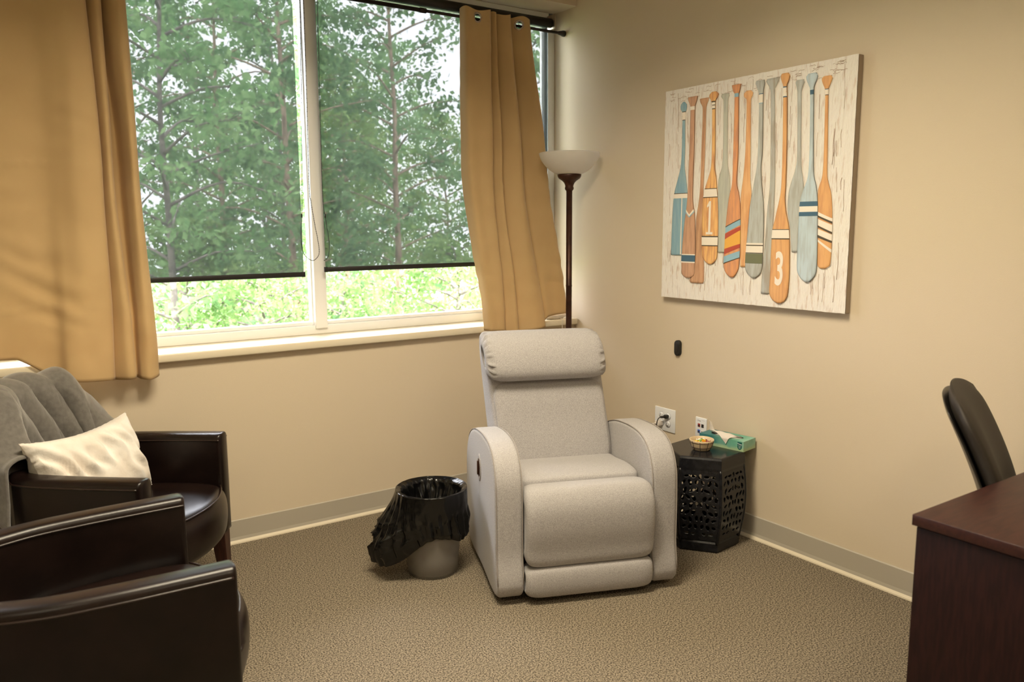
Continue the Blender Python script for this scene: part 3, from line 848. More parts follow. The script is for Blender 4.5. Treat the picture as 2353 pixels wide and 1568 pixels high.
for k in range(5):
    a = k * 2 * math.pi / 5 + .3
    d = Vector((math.cos(a), math.sin(a), 0)); c0 = Vector((0, -.26, .11))
    g = G(); g.tube([c0, c0 + d * .12 + Vector((0, 0, -.005)), c0 + d * .23 + Vector((0, 0, -.03))], [.022, .017, .013], 8)
    lg = g.build('base_leg', M['officeshell'], oc)
    g = G(); e = c0 + d * .23 + Vector((0, 0, -.085)); sd = Vector((-d.y, d.x, 0))
    g.tube([e - sd * .018, e + sd * .018], .025, 14); g.tube([e + Vector((0, 0, .02)), e + Vector((0, 0, .055))], .006, 6)
    g.build('caster', M['blackplastic'], lg)

# ------------------------------------------------------------------ pierced garden stool
SX, SY, SH = -.212, -1.213, .44
stool = empty('garden_stool', (SX, SY, 0), label='black hexagonal pierced ceramic stool used as side table by the right wall', cat='stool')
R0 = math.radians(-113)
def hexR(z):
    a = z / SH
    return .158 + .030 * math.sin(math.pi * min(max(a, 0), 1)) ** .9 + .010 * a
def hexpt(k, r, z, ins=0):
    return Vector((r * math.cos(R0 + k * math.pi / 3), r * math.sin(R0 + k * math.pi / 3), z))
rnd = random.Random(5)
# motif: leaf-shaped openings mirrored left-right: (cx, cy, a, b, angle)
MOT = [(.5, .93, .030, .045, 0), (.33, .93, .055, .022, 0), (.67, .93, .055, .022, 0), (.17, .93, .05, .022, 12),
       (.83, .93, .05, .022, -12)]
half = [(.10, .84, .045, .025, 50), (.26, .84, .030, .058, 28), (.42, .85, .028, .040, -30), (.14, .73, .030, .060, -20), (.32, .73, .060, .024, 20), (.44, .745, .022, .042, 0),
        (.09, .62, .028, .05, 10), (.22, .635, .05, .028, -35), (.37, .62, .032, .055, 35), (.14, .52, .045, .024, 20), (.30, .52, .03, .055, -25), (.45, .54, .026, .045, 10),
        (.08, .42, .026, .052, -10), (.21, .41, .05, .028, 35), (.36, .42, .032, .055, -35), (.13, .31, .045, .026, -20), (.29, .31, .028, .055, 20), (.44, .33, .025, .05, 0),
        (.12, .20, .040, .028, 25), (.27, .20, .03, .050, -30), (.42, .21, .03, .045, 20), (.18, .10, .05, .022, 0), (.36, .10, .04, .025, 10)]
for c_ in half:
    MOT.append(c_); MOT.append((1 - c_[0], c_[1], c_[2], c_[3], -c_[4]))
def hole(u, v):
    for cx, cyy, a, b, an in MOT:
        dx = (u - cx); dy = (v - cyy)
        r = math.radians(an); X = dx * math.cos(r) + dy * math.sin(r) * 1.6; Y = -dx * math.sin(r) / 1.6 + dy * math.cos(r)
        X2 = X + 6 * Y * Y * (1 if an > 0 else -1)
        if (X2 / a / 1.45) ** 2 + (Y / b * 1.22) ** 2 < 1: return True
    return False
z0_, z1_ = .055, .375
for k in range(6):
    def fn(u, v):
        uu = lerp(.035, .965, u); z = lerp(z0_, z1_, v); r = hexR(z)
        return hexpt(k, r, z).lerp(hexpt(k + 1, r, z), uu)
    g = G(); g.grid(fn, 110, 170, skip=hole)
    g.build('pierced_panel', M['stool'], stool, mods=[('SOLIDIFY', dict(thickness=.006, offset=-1))])
g = G()
for k in range(6):      # corner posts
    g.tube([hexpt(k, hexR(z) - .006, z) for z in [lerp(.04, .385, i / 20) for i in range(21)]], .0085, 8)
def hexring(prof, mi=0):
    vs = []; fs = []
    for r, z in prof: vs += [hexpt(k, r, z) for k in range(6)]
    for i in range(len(prof) - 1):
        for k in range(6): fs.append((i * 6 + k, i * 6 + (k + 1) % 6, (i + 1) * 6 + (k + 1) % 6, (i + 1) * 6 + k))
    return vs, fs
vs, fs = hexring([(.145, .0), (.164, .0), (.168, .008), (.168, .042), (.163, .050), (hexR(.058), .058), (.150, .058), (.145, 0)])
g.add(vs, fs, smooth=False); g.build('base_band', M['stool'], stool)
g = G()
vs, fs = hexring([(.15, .372), (hexR(.372) + .001, .372), (.181, .378), (.183, .390), (.182, .430), (.178, .438), (.172, SH)])
fs.append(tuple((6 * 6 + k) for k in range(6))); fs.append(tuple(range(6))[::-1])
g.add(vs, fs, smooth=False); g.build('top_slab', M['stool'], stool)

# bowl of sweets
bx, by = -.238, -1.222
bowl = empty('candy_bowl', (bx, by, SH), label='small cream bowl with brown grid lines holding wrapped candies on the stool', cat='bowl')
pb = [(0, .002), (.030, .002), (.034, .0), (.038, .004), (.047, .020), (.053, .038), (.0555, .047), (.0545, .050), (.0515, .047), (.049, .038), (.042, .018), (.030, .010), (0, .009)]
g = G(); g.lathe(pb, 48, caps=False)
for z, r in ((.040, .0542), (.016, .0455)): g.tube([(r * math.cos(a), r * math.sin(a), z) for a in [k * math.pi / 24 for k in range(48)]], .0013, 5, mi=1, closed=True)
for k in range(9):
    a = k * 2 * math.pi / 9 + .25
    g.tube([(r * math.cos(a), r * math.sin(a), z) for r, z in ((.0385, .004), (.0475, .020), (.0535, .038), (.0560, .046))], .0013, 5, mi=1)
g.build('bowl_body', [M['bowl'], M['bowline']], bowl)
cc = {'yellow': (.85, .55, .03), 'green': (.35, .55, .12), 'orange': (.85, .25, .03), 'dark red': (.22, .03, .03), 'clear white': (.80, .78, .74)}
cm = {k: mat('candy_' + k.replace(' ', '_'), v, .25, coat=.6) for k, v in cc.items()}
cand = [('yellow', -.024, .012, .036, 'yellow wrapped candy standing highest at the left of the bowl'),
        ('yellow', -.030, -.006, .030, 'yellow wrapped candy against the left inside of the bowl'),
        ('green', -.010, .010, .034, 'pale green wrapped candy behind the middle of the bowl'),
        ('green', -.012, -.012, .032, 'pale green wrapped candy in front of the bowl centre'),
        ('green', .008, .018, .034, 'small green wrapped candy at the back rim of the bowl'),
        ('orange', .006, -.016, .031, 'orange wrapped candy in front near the dark red ones'),
        ('yellow', .014, .000, .037, 'yellow wrapped candy right of the bowl centre'),
        ('dark red', .022, -.016, .032, 'dark red wrapped candy at the front right of the bowl'),
        ('dark red', .030, -.004, .030, 'dark red wrapped candy right behind the other red one'),
        ('clear white', .030, .014, .036, 'candy in clear white wrapper at the right of the bowl'),
        ('clear white', .016, .030, .034, 'candy in clear white wrapper at the back right rim'),
        ('orange', -.006, -.028, .027, 'orange wrapped candy low at the front rim of the bowl')]
for i, (c_, x, y, z, lb) in enumerate(cand):
    g = G(); g.lathe([(.0015, -.0085), (.0045, -.006), (.0062, -.002), (.0062, .002), (.0045, .006), (.0015, .0085)], 10)
    for s in (-1, 1):
        g.lathe([(.0015, s * .008), (.0045, s * .0115), (.0060, s * .0135)], 8, caps=False)
    Mx = Matrix.Translation((bx + x, by + y, SH + z + .003)) @ Matrix.Rotation(i * 1.9, 4, 'Z') @ Matrix.Rotation(1.3, 4, 'X')
    o = g.build('wrapped_candy', cm[c_], M=Mx); tag(o, lb, 'candy', 'wrapped candies in the bowl')
# filler layer of sweets lower in the bowl
fill = [(-.015, -.015), (.0, .0), (.018, .010), (-.018, .018), (.012, -.006), (-.002, .022), (.0, -.018)]
for i, (x, y) in enumerate(fill):
    g = G(); g.lathe([(.0015, -.0085), (.0045, -.006), (.0064, -.002), (.0064, .002), (.0045, .006), (.0015, .0085)], 10)
    Mx = Matrix.Translation((bx + x, by + y, SH + .018)) @ Matrix.Rotation(i * 2.3, 4, 'Z') @ Matrix.Rotation(1.5, 4, 'X')
    o = g.build('wrapped_candy', list(cm.values())[i % 5], M=Mx); tag(o, 'wrapped candy buried in the bottom layer of the bowl', 'candy', 'buried candies in the bowl')

# tissue box
bd = Vector((-.040, .226, 0)).normalized(); bw = Vector((bd.y, -bd.x, 0))     # long axis, across (towards the wall)
MB = Matrix.Translation((-.1185, -1.362, SH)) @ Matrix((bd, bw, Vector((0, 0, 1)))).transposed().to_4x4()   # origin at the near corner; x along, y to wall
tb = empty('tissue_box', M=MB, label='flat green and teal tissue box on the stool with a tissue sticking out', cat='tissue box')
BL, BW, BH = .230, .105, .047
mbx = bpy.data.materials.new('tissue_box_print'); mbx.use_nodes = True
nt = mbx.node_tree; N_ = nt.nodes; L_ = nt.links; pr_ = N_['Principled BSDF']; pr_.inputs['Roughness'].default_value = .45
tc = N_.new('ShaderNodeTexCoord'); sx = N_.new('ShaderNodeSeparateXYZ'); L_.new(tc.outputs['Object'], sx.inputs[0])
n1 = N_.new('ShaderNodeTexNoise'); n1.inputs['Scale'].default_value = 22; n1.inputs['Detail'].default_value = 3; L_.new(tc.outputs['Object'], n1.inputs['Vector'])
ma = N_.new('ShaderNodeMath'); ma.operation = 'MULTIPLY_ADD'; ma.inputs[1].default_value = .09; L_.new(n1.outputs['Fac'], ma.inputs[0]); L_.new(sx.outputs['X'], ma.inputs[2])
r1 = N_.new('ShaderNodeValToRGB'); L_.new(ma.outputs[0], r1.inputs[0])
el = r1.color_ramp.elements; el[0].position = .02; el[0].color = (*srgb(165, 205, 188), 1); el[1].position = .30; el[1].color = (*srgb(60, 120, 130), 1)
e = el.new(.09); e.color = (*srgb(105, 172, 148), 1); e = el.new(.16); e.color = (*srgb(110, 165, 150), 1); e = el.new(.22); e.color = (*srgb(50, 118, 118), 1)
r2 = N_.new('ShaderNodeValToRGB'); mb2 = N_.new('ShaderNodeMath'); mb2.operation = 'MULTIPLY_ADD'; mb2.inputs[1].default_value = .03
L_.new(n1.outputs['Fac'], mb2.inputs[0]); L_.new(sx.outputs['Z'], mb2.inputs[2]); L_.new(mb2.outputs[0], r2.inputs[0])
r2.color_ramp.elements[0].position = .022; r2.color_ramp.elements[0].color = (1, 1, 1, 1); r2.color_ramp.elements[1].position = .036; r2.color_ramp.elements[1].color = (0, 0, 0, 1)
mx_ = N_.new('ShaderNodeMix'); mx_.data_type = 'RGBA'; mx_.inputs[7].default_value = (*srgb(165, 190, 150), 1)
L_.new(r2.outputs[0], mx_.inputs[0]); L_.new(r1.outputs[0], mx_.inputs[6]); L_.new(mx_.outputs[2], pr_.inputs['Base Color'])
g = G()
g.box((0, 0, 0), (BL, BW, .002)); g.box((0, 0, .002), (BL, .0008, BH)); g.box((0, BW - .0008, .002), (BL, BW, BH))
g.box((0, 0, .002), (.0008, BW, BH)); g.box((BL - .0008, 0, .002), (BL, BW, BH))
# top with an oval slot
P = []
oc_, ol, ow = (BL / 2, BW / 2), .080, .026
nseg = 48
def sq(a):
    c_, s_ = math.cos(a), math.sin(a); k = max(abs(c_) / (BL / 2), abs(s_) / (BW / 2)); return (oc_[0] + c_ / k, oc_[1] + s_ / k)
vs = []; angs = [k * 2 * math.pi / nseg for k in range(nseg)]
ca = math.atan2(BW, BL)
for q in (ca, math.pi - ca, math.pi + ca, 2 * math.pi - ca):
    k = min(range(nseg), key=lambda k: abs(angs[k] - q)); angs[k] = q
for a in angs: vs.append((*sq(a), BH))
for a in angs:
    c_, s_ = math.cos(a), math.sin(a); vs.append((oc_[0] + math.copysign(abs(c_) ** .6, c_) * ol, oc_[1] + math.copysign(abs(s_) ** .8, s_) * ow, BH))
g.add(vs, [(k, (k + 1) % nseg, nseg + (k + 1) % nseg, nseg + k) for k in range(nseg)], smooth=False)
g.build('carton', mbx, tb)
g = G(); g.box((.01, .008, .003), (BL - .01, BW - .008, .036), bev=.004); g.build('tissue_stack', M['tissue'], tb)
def tis(u, v):
    # sheet pulled out of the slot and folded over the front edge: long edge along the slot, one corner hanging down
    A = Vector((.034, .052, BH + .001)); B = Vector((.200, .034, BH + .016)); D = Vector((.088, -.006, BH - .024))
    e = A.lerp(B, u); e.z += .006 * math.sin(u * math.pi)
    p = e.lerp(D, v)
    f = v / .74
    p.z = lerp(e.z, BH + .004, sstep(f)) + .006 * math.sin(min(f, 1) * math.pi) if f < 1 else lerp(BH + .004, D.z, (f - 1) / .351)
    if f > .86: p.y = min(p.y, lerp(.006, -.004, min(1, (f - .86) / .2)))
    p.z += .0012 * math.sin(u * 21 + v * 3) * (1 - v)
    return tuple(p)
g = G(); g.grid(tis, 40, 44)
g.grid(lambda u, v: tuple(Vector((lerp(.165, .200, u), .040, BH + .002 + .008 * u)).lerp(Vector((lerp(.188, .197, u), .036 + .006 * math.sin(u * 5), BH + .062 - .02 * (1 - u))), v)), 10, 14)
g.build('tissue', M['tissue'], tb, mods=[('SOLIDIFY', dict(thickness=.0005, offset=0))], label='white tissue pulled up out of the slot')

def text_obj(name, s, size, m, parent, Mx, align='CENTER', extr=.0002, bold=False):
    cu = bpy.data.curves.new(name, 'FONT'); cu.body = s; cu.size = size; cu.align_x = align; cu.align_y = 'CENTER'; cu.extrude = extr
    if bold: cu.offset = size * .02
    o = bpy.data.objects.new(name, cu); COL.objects.link(o)
    bpy.context.view_layer.update()
    me = bpy.data.meshes.new_from_object(o.evaluated_get(bpy.context.evaluated_depsgraph_get()))
    bpy.data.objects.remove(o)
    me.materials.clear(); me.materials.append(m)
    q = bpy.data.objects.new(name, me); COL.objects.link(q)
    q.parent = parent; q.matrix_local = Mx
    return q
# badge on the near long side, at the near end (local y=0 face, normal -y; viewed from there +x runs left)
MBF = Matrix(((-1, 0, 0, 0), (0, 0, -1, 0), (0, 1, 0, 0), (0, 0, 0, 1)))   # text x -> -x, text y -> z, normal -> -y
tealm = mat('badge_teal', srgb(20, 95, 90), .4); whitem = mat('print_white', (.85, .88, .85), .5)
bc = Vector((.020, -.0004, .024))
poly = [(-.0115, .0185), (.0115, .0185), (.0115, -.004), (.0095, -.011), (.005, -.0155), (0, -.017), (-.005, -.0155), (-.0095, -.011), (-.0115, -.004)]
g = G(); g.add([(bc.x - a, bc.y, bc.z + b) for a, b in poly] + [(bc.x - a, 0, bc.z + b) for a, b in poly], [tuple(range(9))] + [(k, (k + 1) % 9, 9 + (k + 1) % 9, 9 + k) for k in range(9)], smooth=False)
bdg = g.build('brand_badge', tealm, tb, label='dark teal shield badge with white lettering')
text_obj('lettering', 'Kleenex', .0066, whitem, bdg, Matrix.Translation((bc.x, -.0007, bc.z + .0095)) @ MBF @ Matrix.Rotation(math.radians(-8), 4, 'Z'), bold=True)
g = G()
for zz, ww in ((.002, .009), (-.003, .006), (-.007, .005), (-.010, .004)): g.box((bc.x - ww, -.0008, bc.z + zz - .0004), (bc.x + ww, -.0004, bc.z + zz + .0004))
g.build('fine_print', whitem, bdg)

# ------------------------------------------------------------------ things on the right wall (x = 0, facing -x)
MW = Matrix(((0, 0, -1, 0), (-1, 0, 0, 0), (0, 1, 0, 0), (0, 0, 0, 1)))    # text/plate frame: x -> -y (picture right), y -> z, normal -> -x
def wallM(y, z, off=0): return Matrix.Translation((-off, y, z)) @ MW

# outlet plate
oy, oz = -.757, .454
pl = empty('outlet_plate', M=wallM(oy, oz), label='white double gang power outlet plate low on the right wall', cat='power outlet')
g = G(); g.box((-.0725, -.061, 0), (.0725, .061, .006), bev=.0035); g.build('cover_plate', M['plate'], pl)
for sx_ in (-.0235, .0235):
    for sy_ in (.0205, -.0205):
        g = G(); g.lathe([(.0175, .006), (.0175, .0072), (0, .0072)], 28, M=Matrix.Translation((sx_, sy_, 0)))
        rc = g.build('receptacle', M['plate'], pl)
        g = G()
        for dx, h in ((-.0065, .0075), (.0065, .006)): g.box((sx_ + dx - .0011, sy_ + .003 - h / 2, .0072), (sx_ + dx + .0011, sy_ + .003 + h / 2, .0078))
        g.lathe([(.0024, .0072), (.0024, .0078), (0, .0078)], 10, M=Matrix.Translation((sx_, sy_ - .008, 0)))
        P_ = [(sx_ + .018 * math.cos(k * math.pi / 14), sy_ + .018 * math.sin(k * math.pi / 14), .0062) for k in range(28)]
        g.tube(P_, .0006, 4, closed=True)
        g.build('slot', M['slot'], rc)
# black plug
t = empty('black_plug', M=wallM(oy - .0215, oz + .0205, .0075), label='black plug with black cord in the upper right socket', cat='plug')
g = G(); g.box((-.010, -.009, 0), (.010, .011, .022), bev=.004); g.tube([(-.004, .001, .018), (-.016, -.002, .026), (-.024, -.004, .030)], [.007, .0055, .004], 10); g.build('plug_head', M['blackplastic'], t)
g = G(); g.tube(cr([(-.022, -.004, .030), (-.034, -.015, .034), (-.042, -.045, .036), (-.046, -.10, .034), (-.06, -.22, .03), (-.05, -.40, .022), (-.02, -.468, .03)], 8), .0024, 8); g.build('power_cord', M['blackplastic'], t)
# white charger
t = empty('usb_charger', M=wallM(oy + .0235, oz - .0205, .0075), label='white cube charger with white cable in the lower left socket', cat='charger')
g = G(); g.box((-.014, -.013, 0), (.014, .013, .034), bev=.004); g.build('charger_body', M['charger'], t)
g = G(); g.tube(cr([(-.004, .0, .033), (-.010, .0, .045), (-.022, -.004, .052), (-.040, -.018, .056), (-.06, -.08, .05), (-.06, -.25, .03), (-.02, -.41, .03)], 8), [.0042] * 6 + [.0022] * 43, 8); g.build('cable', M['charger'], t)

# data jack plate
jy, jz = -1.004, .454
pl = empty('data_jack_plate', M=wallM(jy, jz), label='white wall plate with red, black and blue data jacks beside the tissue box', cat='wall plate')
g = G(); g.box((-.036, -.0585, 0), (.036, .0585, .006), bev=.003); g.build('cover_plate', M['plate'], pl)
for nm, dx, dz, c_ in (('red', -.0115, .0185, (.35, .02, .02)), ('black', .0115, .0185, (.02, .012, .012)), ('blue', -.0115, -.012, (.03, .12, .55)), ('white', .0115, -.012, (.7, .7, .7))):
    mj = mat('jack_' + nm, c_, .4)
    g = G(); g.box((dx - .0075, dz - .0085, .004), (dx + .0075, dz + .0085, .0078), bev=.001); j = g.build('data_jack', mj, pl, label=nm + ' data jack')
    g = G(); g.box((dx - .0052, dz - .005, .0075), (dx + .0052, dz + .002, .0082)); g.box((dx - .0022, dz - .0068, .0075), (dx + .0022, dz - .004, .0082)); g.build('port_opening', M['slot'], j)
tx = text_obj('lettering', '[ Data', .0095, mat('grey_print', (.12, .11, .11), .6), pl, Matrix.Translation((-.012, .042, .0061)))
g = G(); g.box((.004, .0455, .006), (.024, .0462, .0063)); g.build('label_line', M['slot'], pl)

# black pill-shaped sensor
t = empty('wall_sensor', M=wallM(-.839, .841), label='small black pill-shaped holder mounted on the right wall above the outlet', cat='wall sensor')
def pill(hw, hh, n=12):
    out = []
    for k in range(n + 1): a = math.pi * k / n; out.append((hw * math.cos(a), hh - hw + hw * math.sin(a)))
    for k in range(n + 1): a = math.pi + math.pi * k / n; out.append((hw * math.cos(a), -hh + hw + hw * math.sin(a)))
    return out
def extr(g, poly, z0, z1, bev=0, mi=0, seg=3):
    bm = bmesh.new(); f = bm.faces.new([bm.verts.new((a, b, z0)) for a, b in poly]); r = bmesh.ops.extrude_face_region(bm, geom=[f])
    for v in r['geom']:
        if isinstance(v, bmesh.types.BMVert): v.co.z = z1
    if bev:
        ed = [e for e in bm.edges if abs(e.verts[0].co.z - z1) < 1e-7 and abs(e.verts[1].co.z - z1) < 1e-7]
        bmesh.ops.bevel(bm, geom=ed, offset=bev, segments=seg, profile=.5, affect='EDGES')
    bmesh.ops.recalc_face_normals(bm, faces=bm.faces[:])
    g.bm(bm, mi, None, True)
g = G(); extr(g, pill(.0195, .040), 0, .017, bev=.005); g.build('body', mat('black_rubber', (.012, .012, .012), .5, bump=.3, bscale=200), t)
g = G(); extr(g, pill(.012, .020), .017, .0185, bev=.0006); g.build('face_pad', M['blackplastic'], t)

# ------------------------------------------------------------------ canvas with painted oars
CY0, CY1, CZ0, CZ1, CT = -.742, -1.772, 1.097, 2.103, .034     # left edge, right edge, bottom, top, thickness
cv = empty('canvas_painting', M=wallM(0, 0, 0), label='large square textured canvas of thirteen colourful oars on the right wall', cat='painting')
# local frame: x = -world y, y = z, z = out of the wall
X0, X1 = -CY0, -CY1
g = G()
random.seed(4)
def canv(u, v):
    x = lerp(X0, X1, u); y = lerp(CZ0, CZ1, v)
    e = min(u, 1 - u, v, 1 - v) * 40
    h = .0016 * nz(x * 60, y * 9, 1) + .0012 * nz(x * 25, y * 25, 3)
    return (x + (.0012 * nz(3, y * 30) if u in (0, 1) else 0), y + (.0015 * nz(x * 30, 5) if v in (0, 1) else 0), CT + h * min(1, e))
g.grid(canv, 160, 120)
n1c = len(g.f)
g.box((X0 + .001, CZ0 + .001, .002), (X1 - .001, CZ1 - .001, CT - .0045), mi=1)
# carved grooves in the whitewash
rg = random.Random(8)
for k in range(150):
    x = rg.uniform(X0 + .03, X1 - .03); y = rg.choice([rg.uniform(CZ0 + .02, CZ0 + .22), rg.uniform(CZ0 + .35, CZ1 - .12), rg.uniform(CZ0 + .35, CZ1 - .12)]); ln = rg.uniform(.03, .16)
    y1 = min(y + ln, CZ1 - .02); xx = x; pts = []
    m_ = 7
    for q in range(m_): xx += rg.uniform(-.0022, .0022); pts.append((xx, lerp(y, y1, q / (m_ - 1)), CT + .0012))
    g.tube(pts, rg.uniform(.0005, .0010), 4, mi=2)
for k in range(60):
    x = rg.uniform(X0 + .03, X1 - .05); y = CZ1 - rg.uniform(.01, .07); pts = []
    for q in range(5): pts.append((x + q * .007, y + rg.uniform(-.003, .003), CT + .0012))
    g.tube(pts, rg.uniform(.0005, .0009), 4, mi=2)
cvo = g.build('canvas_panel', [M['canvas'], M['canvasedge'], M['groove']], cv)

